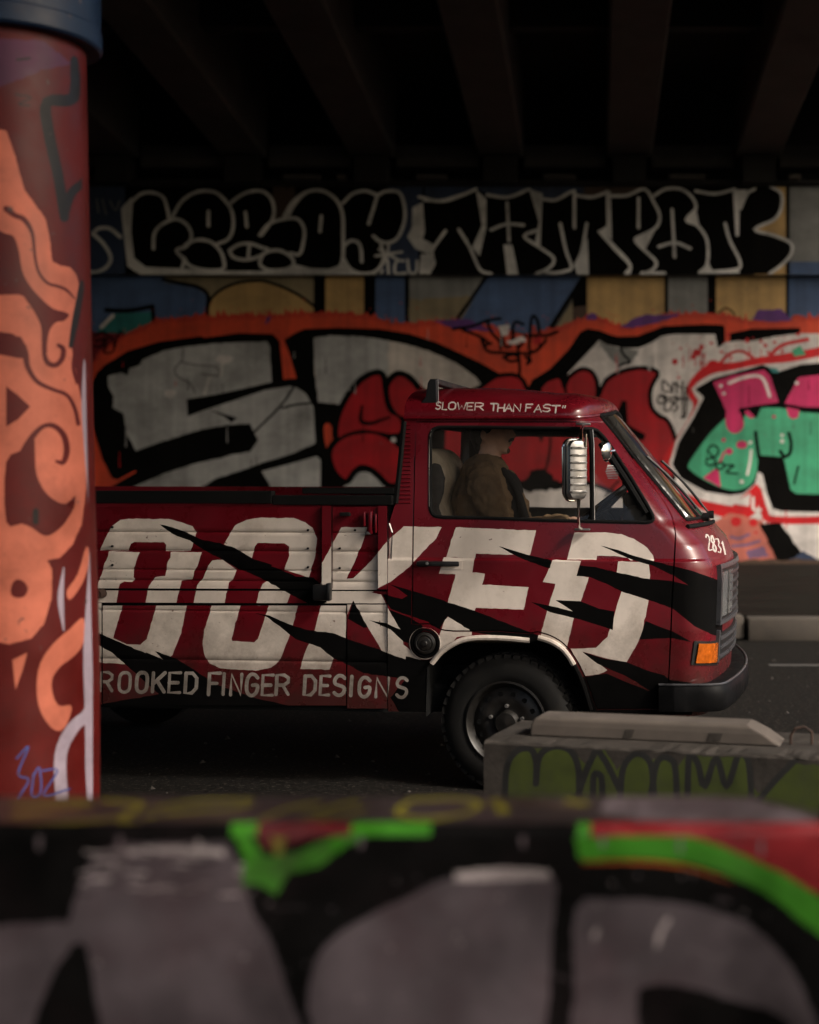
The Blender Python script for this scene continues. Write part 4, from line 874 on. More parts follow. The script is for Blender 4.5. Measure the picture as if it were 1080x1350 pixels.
ins_z = [.30, .40, .55, .78, 1.06, 1.104, 1.112, 1.30, 1.50, 1.78, 1.95]
ins_v = [.050, .030, .012, .0, .0, .000, .010, .030, .064, .118, .150]
inset = lambda z: np.interp(z, ins_z, ins_v)
sil = np.array([(955, 935), (960, 905), (964, 871), (966, 830), (968, 784), (969, 749), (968, 738), (957, 708), (940, 690), (929, 682), (866, 609), (804, 536), (790, 520)], float)
sl = loc(sil[:, 0], sil[:, 1], .80)
XFz, XFx = sl[:, 2], sl[:, 0]
def xf(z): return np.interp(z, XFz, XFx)
def rcf(z): return np.interp(z, [.4, 1.2, 1.32, 1.8], [.15, .15, .12, .10])
def bul(z): return np.interp(z, [.4, 1.1, 1.3, 1.8], [.085, .085, .11, .11])
def planq(z):
    i = inset(z); r = rcf(z); b = bul(z); y1 = i + .8 * r
    for _ in range(3):
        fm = math.pi / 2 - np.arctan(2 * b / (YC - y1)); y1 = i + r * (1 - np.cos(fm))
    xs = xf(z) - b - r * np.sin(fm)
    return i, r, b, y1, fm, xs
def smax(z):
    i, r, b, y1, fm, xs = planq(z); return xs + r * fm + (YC - y1)
def body(s, z):
    s = np.asarray(s, float); z = np.asarray(z, float)
    i, r, b, y1, fm, xs = planq(z)
    a = np.clip((s - xs) / r, 0, fm)
    fy = y1 + (s - xs - r * fm)
    tt = np.clip((YC - fy) / (YC - y1), -1, 1)
    x = np.where(s < xs, s, np.where(s < xs + r * fm, xs + r * np.sin(a), xf(z) - b * tt ** 2))
    y = np.where(s < xs, i, np.where(s < xs + r * fm, i + r * (1 - np.cos(a)), fy))
    return np.column_stack([x, y, z])
def shifted(Pf, off):
    """surface moved along its normal (off > 0 outward)"""
    def g(u, v):
        p = Pf(u, v); n = pnorm(Pf, u, v); return p + n * off
    return g
def pnorm(Pf, u, v):
    e = 2e-4; a = Pf(u + e, v) - Pf(u - e, v); b = Pf(u, v + e) - Pf(u, v - e)
    n = np.cross(a, b); n /= np.linalg.norm(n, axis=1)[:, None] + 1e-12
    return n
ZB0 = L1(440, 778)[2]
bed_lines = [L1(300, y)[2] for y in (702, 726.5, 752, 766)]
def bedprof(z):
    d = np.zeros_like(z)
    for c in bed_lines: d += .007 * np.exp(-((z - c) / .0045) ** 2)
    for yy in (806, 871):
        c = L1(300, yy)[2]; d += .005 * np.exp(-((z - c) / .005) ** 2)
    return d
def bed(x, z): return np.column_stack([x, .012 + bedprof(np.asarray(z, float)), z])
def mapper(Pf):
    def f(pix, step=7.0):
        pix = dens(pix, step); g = loc(pix[:, 0], pix[:, 1], .02)
        u, v = inv_surface(Pf, pix, g[:, 0], g[:, 2], proj=tproj)
        return np.column_stack([u, v])
    return f

# ---------------- paint on the truck, traced in photo pixels
T1 = lambda p: ch(110, 670, p); T2 = lambda p: ch(340, 670, p); T3 = lambda p: ch(540, 690, p); T4 = lambda p: ch(740, 690, p)
tpix = []
def tw(p, m=1, a=.28, seed=1): tpix.append((m, rough(p, a, 5.0, seed)))
# first O (broken, with glitch offsets)
tw(T1([(88, 222), (105, 180), (130, 130), (150, 95), (195, 62), (240, 55), (450, 57), (520, 75), (575, 95), (597, 130), (568, 225), (435, 225), (438, 195), (425, 180), (270, 178), (250, 190), (240, 222)]))
tw(T1([(135, 226), (297, 232), (272, 300), (265, 365), (272, 372), (258, 388), (218, 388), (192, 400), (172, 512), (50, 512), (72, 420), (80, 385), (98, 345), (112, 290), (132, 255)]))
tw(T1([(460, 230), (625, 232), (610, 280), (590, 330), (575, 375), (520, 380), (505, 440), (488, 512), (326, 512), (345, 410), (380, 362), (432, 358), (440, 320), (445, 280), (460, 260)]))
tw(T1([(-60, 508), (208, 508), (158, 685), (230, 718), (300, 720), (335, 690), (387, 508), (547, 508), (515, 660), (470, 775), (430, 810), (330, 830), (200, 822), (100, 815), (-60, 780)]))
# second O
tw(np.concatenate([T1([(742, 190), (775, 130), (800, 90), (860, 62), (920, 50)]), T2([(190, 52), (250, 75), (290, 105), (312, 160), (305, 250), (285, 310), (270, 365), (225, 352), (140, 325), (148, 300), (165, 250), (165, 205), (140, 185), (0, 183)]), T1([(905, 200), (890, 265), (860, 250), (800, 215)])]))
tw(T1([(680, 275), (735, 272), (810, 325), (790, 375), (770, 390), (742, 512), (578, 512), (600, 405), (632, 370), (645, 340), (660, 300)]))
tw(T2([(45, 385), (85, 390), (145, 437), (175, 447), (150, 513), (-10, 513), (5, 450), (25, 400)]))
tw(T1([(677, 510), (830, 510), (782, 685), (785, 700), (900, 708), (920, 690), (980, 510), (1132, 510), (1110, 600), (1085, 680), (1050, 770), (1030, 810), (990, 840), (910, 857), (720, 845), (668, 818), (640, 780), (628, 720), (640, 640)]))
# K
tw(T2([(440, 100), (578, 100), (560, 165), (525, 250), (468, 372), (505, 370), (600, 275), (690, 165), (770, 96), (970, 100), (940, 160), (870, 230), (800, 310), (700, 388), (640, 420), (600, 445), (650, 455), (700, 550), (752, 640), (770, 720), (830, 770), (878, 818), (800, 805), (700, 772), (660, 760), (600, 660), (540, 560), (503, 486), (470, 570), (462, 700), (395, 800), (380, 850), (225, 848), (245, 770), (300, 640), (335, 510), (330, 400), (340, 290), (390, 195)]))
# E
tw(T3([(245, 20), (668, 38), (635, 168), (352, 160), (345, 182), (195, 178), (220, 90)]))
tw(T3([(180, 178), (345, 182), (330, 258), (398, 265), (383, 322), (628, 337), (603, 455), (350, 445), (340, 470), (200, 420), (245, 268), (155, 265), (165, 235)]))
tw(T3([(170, 555), (185, 510), (205, 490), (250, 520), (315, 558), (330, 572), (328, 590), (250, 600), (175, 680), (140, 640)]))
# D
tw(T4([(70, 48), (230, 47), (320, 58), (400, 90), (455, 130), (485, 170), (490, 198), (365, 195), (350, 182), (280, 172), (190, 170), (185, 192), (30, 190)]))
tw(T3([(755, 192), (905, 197), (880, 275), (945, 285), (905, 410), (870, 480), (830, 660), (690, 600), (720, 480), (770, 320), (703, 308), (725, 265)]))
tw(T4([(300, 200), (462, 205), (470, 295), (440, 295), (380, 275), (293, 262)]))
tw(T4([(318, 358), (462, 405), (445, 490), (430, 560), (400, 640), (345, 732), (250, 716), (160, 690), (112, 676), (245, 775), (200, 795), (125, 805), (90, 740), (50, 662), (185, 655), (242, 600), (275, 510), (295, 430)]))
# black claw slashes
BKK = 2
tw(np.concatenate([T1([(403, 85), (470, 100), (540, 125), (620, 165), (720, 185), (800, 210), (900, 270), (1000, 300)]), T2([(70, 305), (160, 340), (200, 360), (290, 365), (330, 400), (362, 420), (362, 500), (290, 512), (220, 480), (130, 430), (0, 360)]), T1([(820, 320), (720, 265), (620, 210), (560, 170), (490, 145), (440, 115)])]), BKK)
tw(T1([(-60, 600), (40, 640), (130, 680), (210, 715), (330, 765), (330, 742), (400, 760), (500, 800), (580, 850), (640, 890), (700, 930), (900, 1000), (1080, 1040), (1080, 1100), (300, 1100), (-60, 1090), (-60, 1060), (400, 980), (240, 840), (150, 760), (60, 710), (-60, 680)]), BKK)
tw(T1([(325, 738), (370, 745), (420, 798), (380, 780), (240, 725), (300, 722)]), 1, .1)
tw(np.concatenate([T2([(-20, 553), (60, 565), (160, 610), (250, 640), (400, 660), (500, 700), (640, 745), (700, 770), (800, 805), (880, 820), (930, 800), (960, 1100), (760, 1100), (700, 1000), (780, 900), (560, 870), (400, 790), (330, 735), (200, 690), (130, 635), (50, 575)])]), BKK)
tw(np.concatenate([T2([(655, 452), (695, 462), (760, 478), (830, 440), (960, 480)]), T3([(200, 415), (340, 460), (480, 515), (600, 560), (700, 600), (560, 610), (330, 572), (250, 520), (200, 490), (160, 555), (120, 540)]), T2([(900, 600), (810, 570), (700, 530)])]), BKK)
tw(T2([(690, 400), (760, 420), (830, 440), (800, 470), (740, 425)]), BKK, .1)
tw(T2([(690, 535), (800, 575), (870, 620), (850, 720), (770, 705), (700, 640), (583, 590), (680, 608), (752, 640)]), BKK)
tw(T2([(503, 486), (475, 582), (560, 632), (580, 628)]), BKK)
tw(T3([(470, 120), (540, 140), (620, 165), (750, 195), (740, 238), (690, 222), (600, 190), (530, 155)]), BKK, .15)
tw(T4([(208, 117), (300, 140), (380, 170), (490, 200), (600, 228), (690, 250), (830, 300), (850, 330), (850, 600), (790, 585), (700, 540), (590, 450), (480, 410), (320, 360), (240, 320), (150, 282), (80, 277), (98, 222), (180, 230), (300, 260), (440, 290), (590, 305), (672, 326), (600, 280), (480, 222), (380, 195), (350, 182), (280, 150)]), BKK, .15)
tw(np.concatenate([T3([(770, 405), (900, 410), (1000, 450)]), T4([(280, 465), (272, 562), (180, 532), (80, 502)]), T3([(870, 500), (740, 468), (640, 415), (720, 430), (862, 464)])]), BKK, .15)
tw(T4([(445, 515), (520, 545), (590, 570), (690, 628), (590, 605), (412, 612)]), BKK, .15)
tw(T4([(113, 679), (230, 715), (340, 730), (470, 782), (540, 800), (570, 825), (690, 842), (690, 1010), (90, 1010), (105, 812), (240, 792), (330, 832), (472, 886), (400, 840), (330, 800), (255, 768), (190, 740)]), BKK, .15)
tw(T3([(-20, 700), (60, 720), (120, 720), (120, 1060), (-20, 1060)]), BKK)
# small lettering
FONT = {'C': [[(1, .15), (.7, 0), (.3, 0), (0, .25), (0, .75), (.3, 1), (.7, 1), (1, .85)]], 'R': [[(0, 1), (0, 0), (.6, 0), (.95, .15), (.95, .36), (.6, .52), (0, .52)], [(.5, .52), (1, 1)]],
        'O': [[(.3, 0), (.7, 0), (1, .2), (1, .8), (.7, 1), (.3, 1), (0, .8), (0, .2), (.3, 0), (.5, 0)]], 'K': [[(0, 0), (0, 1)], [(1, 0), (0, .6)], [(.35, .42), (1, 1)]], 'E': [[(1, 0), (0, 0), (0, 1), (1, 1)], [(0, .5), (.8, .5)]],
        'D': [[(0, 0), (0, 1), (.6, 1), (1, .75), (1, .25), (.6, 0), (0, 0), (0, .2)]], 'F': [[(1, 0), (0, 0), (0, 1)], [(0, .48), (.75, .48)]], 'I': [[(.5, 0), (.5, 1)]], 'N': [[(0, 1), (0, 0), (1, 1), (1, 0)]],
        'G': [[(1, .15), (.7, 0), (.3, 0), (0, .25), (0, .75), (.3, 1), (.7, 1), (1, .8), (1, .52), (.55, .52)]], 'S': [[(1, .12), (.7, 0), (.3, 0), (0, .2), (.1, .42), (.9, .58), (1, .8), (.7, 1), (.3, 1), (0, .88)]],
        'L': [[(0, 0), (0, 1), (1, 1)]], 'W': [[(0, 0), (.25, 1), (.5, .4), (.75, 1), (1, 0)]], 'T': [[(0, 0), (1, 0)], [(.5, 0), (.5, 1)]], 'H': [[(0, 0), (0, 1)], [(1, 0), (1, 1)], [(0, .5), (1, .5)]], 'A': [[(0, 1), (.5, 0), (1, 1)], [(.2, .65), (.8, .65)]],
        '2': [[(0, .2), (.4, 0), (.9, .15), (.9, .4), (0, 1), (1, 1)]], '8': [[(.5, .5), (.1, .3), (.3, 0), (.7, 0), (.9, .3), (.5, .5), (.05, .75), (.3, 1), (.7, 1), (.95, .75), (.5, .5)]], '3': [[(.1, .05), (.7, 0), (.95, .25), (.5, .48), (1, .75), (.6, 1), (0, .95)]], '1': [[(.3, .2), (.6, 0), (.6, 1)]]}
def glyph(chx, x0, y0, x1, y1, wd, sk=0.0, conv=lambda q: q, m=3, curved='COGS28'):
    for s_ in FONT[chx]:
        q = np.array([(x0 + a * (x1 - x0) + sk * (1 - b), y0 + b * (y1 - y0)) for a, b in s_])
        tpix.append((m, stroke(conv(q), wd * rng.uniform(.9, 1.1), sm=chx in curved)))
for chx, x0, x1, y0, y1 in (('C', 12, 62, 862, 962), ('R', 90, 150, 865, 962), ('O', 188, 242, 868, 968), ('O', 280, 332, 868, 968), ('K', 364, 425, 868, 968), ('E', 450, 508, 868, 972), ('D', 536, 594, 870, 975), ('F', 660, 716, 870, 982), ('I', 722, 752, 872, 982), ('N', 776, 830, 876, 984), ('G', 860, 914, 878, 985), ('E', 942, 996, 880, 986)):
    glyph(chx, x0, y0, x1, y1, 4.6, 6, T1)
for chx, x0, x1, y0, y1 in (('R', 96, 160, 880, 982), ('D', 244, 300, 885, 985), ('E', 328, 374, 885, 985), ('S', 402, 454, 885, 985), ('I', 474, 506, 887, 988), ('G', 534, 586, 895, 992), ('N', 622, 684, 896, 995), ('S', 732, 782, 896, 996)):
    glyph(chx, x0, y0, x1, y1, 4.6, 6, T2)
roofpix_start = len(tpix)
Rz = lambda p: ch(540, 480, p, 3.857)
for i, (chx, x0, x1) in enumerate((('S', 134, 156), ('L', 166, 188), ('O', 198, 232), ('W', 242, 286), ('E', 292, 320), ('R', 332, 374), ('T', 410, 442), ('H', 448, 480), ('A', 486, 520), ('N', 528, 562), ('F', 590, 622), ('A', 634, 670), ('S', 678, 714), ('T', 722, 762))):
    y0 = 196 + (x0 - 160) * .022; jit = rng.uniform(-3, 3)
    glyph(chx, x0, y0 + jit, x1, y0 + 36 + jit, 1.9, 4, Rz, curved='')
for x in (778, 790): tpix.append((3, stroke(Rz([(x + 4, 212), (x, 222)]), 1.6)))
# number on the nose, seen at a grazing angle
nose = []
for i, chx in enumerate('2831'):
    bx = 778 + i * 26
    glyph(chx, bx, 58 + i * 11, bx + 17, 138 + i * 8, 1.9, -18, T4)

TMATS = ['truck_red', 'truck_white', 'truck_black', 'small_letters', 'liner']
def panel(name, Pf, dompix, holes_pix, parent, grid, paint=True, skirt=.012, dom_uv=None, mirror=False, base=0, lines=()):
    """sheet-metal panel on the surface Pf, cut along the paint edges, with a folded-in rim"""
    mp = mapper(Pf)
    dom = dom_uv if dom_uv is not None else mp(dompix, 6)
    holes = [mp(h, 6) if isinstance(h, np.ndarray) or isinstance(h, list) else h for h in holes_pix]
    layers = []
    if paint:
        lo, hi = dom.min(0) - .05, dom.max(0) + .05
        for m_, p in tpix:
            q = loc(p[:, 0], p[:, 1], .03)
            if q[:, 0].max() < lo[0] or q[:, 0].min() > hi[0] + .3 or q[:, 2].max() < lo[1] or q[:, 2].min() > hi[1]: continue
            layers.append((m_, mp(p, 9)))
    ov, of, mi = painted(dom, holes, layers, grid, lines=lines)
    mi = np.where(mi == 0, base, mi)
    V = Pf(ov[:, 0], ov[:, 1]); N = pnorm(Pf, ov[:, 0], ov[:, 1])
    f = [tuple(t) for t in of]; mm = list(mi)
    V = list(V); N = list(N)
    for lpq in [dom] + holes:
        n0 = len(V); k = len(lpq)
        pv = Pf(lpq[:, 0], lpq[:, 1]); pn = pnorm(Pf, lpq[:, 0], lpq[:, 1])
        V += list(pv) + list(pv - pn * skirt); N += list(pn) + list(pn)
        f += [(n0 + i, n0 + (i + 1) % k, n0 + k + (i + 1) % k, n0 + k + i) for i in range(k)]; mm += [base] * k
    V = np.array(V); N = np.array(N)
    if mirror:
        V[:, 1] = TWD - V[:, 1]; N[:, 1] *= -1; f = [t[::-1] for t in f]
    return mk(name, V, f, TMATS, parent, fmat=mm, smooth=True, normals=N), dom, holes

def gridpts(u0, u1, du, v0, v1, dv, extra_v=()):
    us = np.arange(u0, u1 + 1e-6, du); vs = np.concatenate([np.arange(v0, v1 + 1e-6, dv), np.array(list(extra_v))])
    a, b = np.meshgrid(us, vs); return np.column_stack([a.ravel(), b.ravel()])

# ---------------- cab shell and door
ZGT = 1.785
arch = np.array([(562, 945), (563, 880), (572, 869), (586, 855), (605, 843), (624, 838), (660, 838), (697, 841), (712, 839), (738, 852), (754, 870), (768, 896), (780, 945)], float)
doorpx = np.concatenate([[(549, 557), (547.5, 610), (546, 680), (544.5, 800), (544, 822)], CR([(552, 822), (568, 822), (582, 829), (598, 831)], 3), [(620, 831), (660, 831), (697, 834)], CR([(709, 832), (726, 837), (744, 848), (760, 868), (774, 896), (787, 934)], 3), [(879, 934), (882, 870), (885, 800), (888, 742)], CR([(890, 705), (886, 684), (876, 664), (860, 642)], 3), [(830, 600), (802, 562), (796, 557)]])
winpx = np.concatenate([CR([(567, 590), (567, 575), (571, 566), (580, 563)], 3), [(640, 563), (720, 564), (782, 565)], CR([(788, 567), (797, 576), (806, 588)], 3), [(830, 625)], CR([(852, 662), (861, 680), (860, 687), (852, 689)], 3), [(800, 688), (720, 686), (640, 683)], CR([(585, 682), (573, 680), (567.5, 672), (567, 660)], 3)])
bm_ = mapper(body)
# cab outline in surface coordinates
rear = bm_(np.array([(533, 551), (527, 610), (520.5, 668), (512, 692), (511.5, 760), (511.5, 850), (512, 938)], float), 400)[:7]
pw = bm_(np.array([(790, 548), (828, 595), (868, 641), (904, 686)], float), 500)[:4]
zbot = rear[-1, 1]
zwb, zwt = pw[-1, 1], pw[0, 1]
archuv = bm_(arch, 300)[:len(arch)]
def topz(s): return ZGT + .080 * np.clip((s - 0.30) / .8, 0, 1) ** 1.3
outer = [tuple(p) for p in rear[::-1][:1]]
outer = [(rear[-1, 0], zbot)]
au = archuv.copy(); au[0, 1] = zbot; au[-1, 1] = zbot
outer += [tuple(p) for p in au]
zs = np.linspace(zbot, zwb - .005, 30)
sb = np.linspace(au[-1, 0], float(smax(zbot)), 30)
outer += [(s, zbot) for s in sb[1:-1]]
outer += [(float(smax(z)), z) for z in zs]
ws = np.linspace(float(smax(zwb - .005)), pw[-1, 0] + .06, 14)
outer += [(s, zwb - .005) for s in ws[1:]]
outer += [(pw[-1, 0] + .02, zwb - .002), (pw[-1, 0], zwb + .012)]
outer += [tuple(p) for p in dens(np.array([pw[-1], pw[2], pw[1], pw[0]]), .05)[1:-1] if p[1] > zwb + .02 and p[1] < zwt - .012]
outer += [(pw[0, 0], zwt - .012), (pw[0, 0] + .02, zwt)]
zct = 1.842
ts2 = np.linspace(0, 1, 14)
outer += [(pw[0, 0] + .05 + (float(smax(zct)) - pw[0, 0] - .05) * t, zwt + (zct - zwt) * t) for t in ts2]
s_top = np.linspace(float(smax(topz(1.2))), rear[0, 0], 46)
outer += [(s, float(topz(s))) for s in s_top]
outer += [tuple(p) for p in dens(rear, .06) if p[1] < ZGT - .01 and p[1] > zbot + .01][:-1]
# keep only points of the rear edge itself
outer = np.array(outer)
_keep = [0]
for i in range(1, len(outer)):
    if np.linalg.norm(outer[i] - outer[_keep[-1]]) > 1e-4: _keep.append(i)
outer = outer[_keep]
_back = rear[:, 0].min()
bad = (outer[:, 0] < au[0, 0] - .001) & (outer[:, 1] < ZGT - .005) & (np.arange(len(outer)) > 40)
edge_rear = np.column_stack([np.interp(np.linspace(ZGT - .01, zbot + .01, 28), rear[::-1, 1], rear[::-1, 0]), np.linspace(ZGT - .01, zbot + .01, 28)])
outer = np.concatenate([outer[~bad], edge_rear])
def grow(px, d):
    c = np.asarray(px, float); T = np.roll(c, -1, 0) - np.roll(c, 1, 0); T /= np.linalg.norm(T, axis=1)[:, None] + 1e-9
    N_ = np.column_stack([T[:, 1], -T[:, 0]]); ar = np.sum(c[:, 0] * np.roll(c[:, 1], -1) - np.roll(c[:, 0], -1) * c[:, 1])
    return c + N_ * d * (1 if ar > 0 else -1)
cg = np.concatenate([gridpts(-.62, .70, .06, zbot, 1.8, .05, ins_z[3:8]), gridpts(.70, 2.0, .022, zbot, 1.85, .03, ins_z[3:8])])
CRS = [np.column_stack([np.arange(-.62, 1.5, .06), np.full(len(np.arange(-.62, 1.5, .06)), z)]) for z in (1.098, 1.104, 1.108, 1.112, 1.118)]
cab, _, _ = panel('cab_shell', body, None, [grow(doorpx, 1.9)], truck, cg, dom_uv=outer, lines=CRS)
doorpx_f = doorpx.copy(); doorpx_f[doorpx[:, 0] < 560, 0] -= 9
winpx_f = winpx.copy(); winpx_f[winpx[:, 0] < 590, 0] -= 17
cabf, _, _ = panel('cab_shell', body, None, [grow(doorpx_f, 1.9)], truck, cg, paint=False, dom_uv=outer, mirror=True)
door, dloop, dh = panel('door', body, doorpx, [winpx], truck, cg, lines=CRS)
doorf, _, dhf = panel('door', body, doorpx_f, [winpx_f], truck, cg, paint=False, mirror=True)
tag(door, 'near door lettered with a white E and D'); tag(doorf, 'plain red far side door')
# dark inner skin behind the panel gaps
inner = shifted(body, -.03)
ig = gridpts(-.60, 2.0, .08, zbot, 1.85, .08)
def inner_skin(mirror):
    mp = mapper(body); dom = outer.copy()
    ov, of, mi = painted(dom, [mp(grow(winpx_f if mirror else winpx, 1.0), 6)], [], ig)
    V = inner(ov[:, 0], ov[:, 1])
    if mirror: V[:, 1] = TWD - V[:, 1]
    return mk('inner_skin', V, of, 'liner', truck, smooth=False)
inner_skin(False); inner_skin(True)
# window rubber and glass
def on_loop(lpuv, off, mirror=False):
    V = shifted(body, off)(lpuv[:, 0], lpuv[:, 1])
    if mirror: V[:, 1] = TWD - V[:, 1]
    return V
for mir, dr in ((False, door), (True, doorf)):
    wl = dhf[0] if mir else dh[0]
    MB().tube([tuple(p) for p in on_loop(wl, -.004, mir)], .0095, 8, closed=True).build('window_seal', 'rubber', dr, smooth=True)
    ov, of, _m = painted(wl, [], [], gridpts(-.4, .9, .08, 1.2, 1.8, .08))
    V = shifted(body, -.014)(ov[:, 0], ov[:, 1])
    if mir: V[:, 1] = TWD - V[:, 1]
    mk('window_pane', V, of, 'window_glass', dr, smooth=True)
    # quarter-light divider and slanted frame
    d0 = bm_(np.array([(779, 565), (781, 688)], float), 500)[:2]
    dl = np.column_stack([np.linspace(d0[0, 0], d0[1, 0], 8), np.linspace(d0[0, 1] - .005, d0[1, 1] + .005, 8)])
    MB().tube([tuple(p) for p in on_loop(dl, -.012, mir)], .013, 8).build('window_divider', 'rubber', dr, smooth=True)
    qf = bm_(np.array([(795, 582), (824, 627), (853, 676)], float), 500)[:3]
    MB().tube([tuple(p) for p in on_loop(qf, -.016, mir)], .017, 8).build('window_frame', 'rubber', dr, smooth=True)
    if not mir: MB().tube([tuple(p) for p in on_loop(dl + np.array([.010, 0]), .0, mir)], .0025, 6).build('trim_strip', 'dull_metal', dr, smooth=True)
# thin bright bead at the rear edge of the window
q = bm_(np.array([(566.2, 668), (566, 620), (566.2, 580), (569, 567)], float), 500)[:4]
MB().tube([tuple(p) for p in on_loop(q, .003)], .0022, 6).build('window_bead', 'dull_metal', door, smooth=True)
# windscreen
def wsdom():
    a = [(pw[-1, 0] + .0, zwb + .0)] + [tuple(p) for p in dens(np.array([pw[3], pw[2], pw[1], pw[0]]), .05) if zwb < p[1] < zwt][1:]
    up = [(pw[0, 0] + (float(smax(zct)) - pw[0, 0]) * t, zwt + (zct - zwt) * t) for t in np.linspace(0, 1, 14)]
    dn = [(float(smax(z)), z) for z in np.linspace(zct, zwb, 16)[1:]]
    bt = [(float(smax(zwb)) + (pw[-1, 0] - float(smax(zwb))) * t, zwb) for t in np.linspace(0, 1, 14)[1:-1]]
    left = [tuple(pw[3] + (pw[0] - pw[3]) * t) for t in np.linspace(0, 1, 14)]
    return np.array(left + up[1:] + dn + bt)
wd_ = wsdom()
ws_ = None
for mir in (False, True):
    ov, of, _m = painted(wd_, [], [], gridpts(.3, 2.0, .05, 1.25, 1.85, .05))
    V = shifted(body, -.004)(ov[:, 0], ov[:, 1]); N = pnorm(body, ov[:, 0], ov[:, 1])
    if mir: V[:, 1] = TWD - V[:, 1]; N[:, 1] *= -1; of = of[:, ::-1]
    o = mk('windshield', V, of, 'windshield_glass', truck, smooth=True, normals=N)
    edge = wd_[: 14 + 13]
    bt_ = np.array([p for p in wd_ if abs(p[1] - zwb) < 1e-6])
    pts = list(on_loop(edge[::-1], .002, mir)) + list(on_loop(np.array(sorted(bt_.tolist(), key=lambda p: p[0])), .002, mir))
    MB().tube([tuple(p) for p in pts], .009, 8).build('windshield_seal', 'rubber', o, smooth=True)
    tr = np.array([pw[3] + (pw[0] - pw[3]) * t for t in np.linspace(.02, .62, 12)]) + np.array([.026, 0])
    MB().tube([tuple(p) for p in on_loop(tr, .008, mir)], .011, 6).build('chrome_trim', 'chrome', o, smooth=True)

# ---------------- roof
SPX = float(xf(1.80)) - .30
zrp = loc([560, 605, 643.7, 680, 706, 735, 760, 780, 797, 806], [513, 511.6, 511.6, 513, 515.5, 519, 523.5, 528.5, 535, 541], .55)
def roof(s, v):
    s = np.asarray(s, float); v = np.asarray(v, float)
    b = body(s, topz(s)); ph = v * math.pi / 2
    t = (1 - np.cos(ph)) ** 1.35; zf = np.sin(ph)
    xsp = np.minimum(b[:, 0], SPX)
    zr = np.interp(xsp, zrp[:, 0], zrp[:, 2] + .012)
    fr = np.clip((s - .35) / .9, 0, 1)
    zr = np.maximum(zr, b[:, 2] + .02)
    return np.column_stack([b[:, 0] + (xsp - b[:, 0]) * t, b[:, 1] + (YC - b[:, 1]) * t, b[:, 2] + (zr - b[:, 2]) * zf])
def roofmap(pix, step=6):
    pix = dens(pix, step); g = loc(pix[:, 0], pix[:, 1], .16)
    u, v = inv_surface(roof, pix, g[:, 0], np.full(len(pix), .35), proj=tproj, it=24)
    return np.column_stack([u, v])
sm_t = float(smax(topz(1.2)))
rdom = dens(np.array([(rear[0, 0], .0), (sm_t, .0), (sm_t, 1.0), (rear[0, 0], 1.0)]), .04)
rl = [(m_, roofmap(p)) for m_, p in tpix[roofpix_start:] if p[:, 1].max() < 560]
gr = gridpts(rear[0, 0], sm_t, .045, .04, .98, .05)
for mir in (False, True):
    ov, of, mi = painted(rdom, [], [] if mir else rl, gr)
    V = roof(ov[:, 0], ov[:, 1]); N = pnorm(roof, np.clip(ov[:, 0], rear[0, 0] + .001, sm_t - .001), np.clip(ov[:, 1], .004, .996))
    if mir: V[:, 1] = TWD - V[:, 1]; N[:, 1] *= -1; of = of[:, ::-1]
    mk('roof', V, of, TMATS, truck, fmat=mi, smooth=True, normals=N)
    gs = np.linspace(rear[0, 0], .72, 40)
    G_ = body(gs, topz(gs)); G_[:, 1] -= .008; G_[:, 2] -= .002
    if mir: G_[:, 1] = TWD - G_[:, 1]
    MB().tube([tuple(p) for p in G_], .009, 8).build('rain_gutter', 'truck_red', truck, smooth=True)
# headliner
V = []; f = []
gs = np.linspace(rear[0, 0] + .03, sm_t - .75, 12)
for s in gs:
    for t in np.linspace(0, 1, 7):
        x = s; V.append((x, .16 + t * (TWD - .32), ZGT - .02 + .05 * math.sin(math.pi * t)))
f = [(i * 7 + j, (i + 1) * 7 + j, (i + 1) * 7 + j + 1, i * 7 + j + 1) for i in range(11) for j in range(6)]
mk('headliner', V, f, 'headlining', truck)
# back wall of the cab, with its window
bz = np.array([zbot + .1, .8, 1.1, 1.29, 1.42, 1.56, 1.75, ZGT])
V = []; cols = [0, .14, .5, .86, 1.0]
for z in bz:
    xr = float(np.interp(z, rear[::-1, 1], rear[::-1, 0]))
    y0_ = float(inset(z)); V += [(xr + .004, y0_ + (TWD - 2 * y0_) * c, z) for c in cols]
V = np.array(V); f = []
for i in range(len(bz) - 1):
    for j in range(4):
        if bz[i] > 1.28 and bz[i + 1] < 1.76 and j in (1, 2): continue
        f.append((i * 5 + j, i * 5 + j + 1, (i + 1) * 5 + j + 1, (i + 1) * 5 + j))
mk('cab_back', V, f, 'truck_red', truck)
mk('cab_lining', V + np.array([.014, 0, 0]), f, 'seat_dark', truck)
rx_ = float(np.interp(ZGT, rear[::-1, 1], rear[::-1, 0]))
V = []; nn = 13
for k in range(nn):
    v_ = k / (nn - 1); p = roof(np.array([rear[0, 0]]), np.array([v_]))[0]; V += [tuple(p), (p[0], TWD - p[1], p[2])]
mk('roof_back', V, [(2 * k, 2 * k + 1, 2 * k + 3, 2 * k + 2) for k in range(nn - 1)], 'truck_red', truck)
# vent louvres on the rear cab corner
for k in range(20):
    y_ = 560 + k * 5.4
    e0 = 533 - (y_ - 551) * .107 + 3
    q = bm_(np.array([(e0, y_), (541.5, y_)], float), 500)[:2]
    MB().tube([tuple(p) for p in on_loop(q, .0015)], .0042, 5).build('vent_slat', 'truck_red', truck, smooth=True)
# black strip on the rear edge of the cab
q = bm_(np.array([(532, 556), (526.5, 612), (521, 664)], float), 500)[:3]
MB().tube([tuple(p) for p in on_loop(q + np.array([.004, 0]), .002)], .014, 6).build('corner_strip', 'rubber', truck, smooth=True)

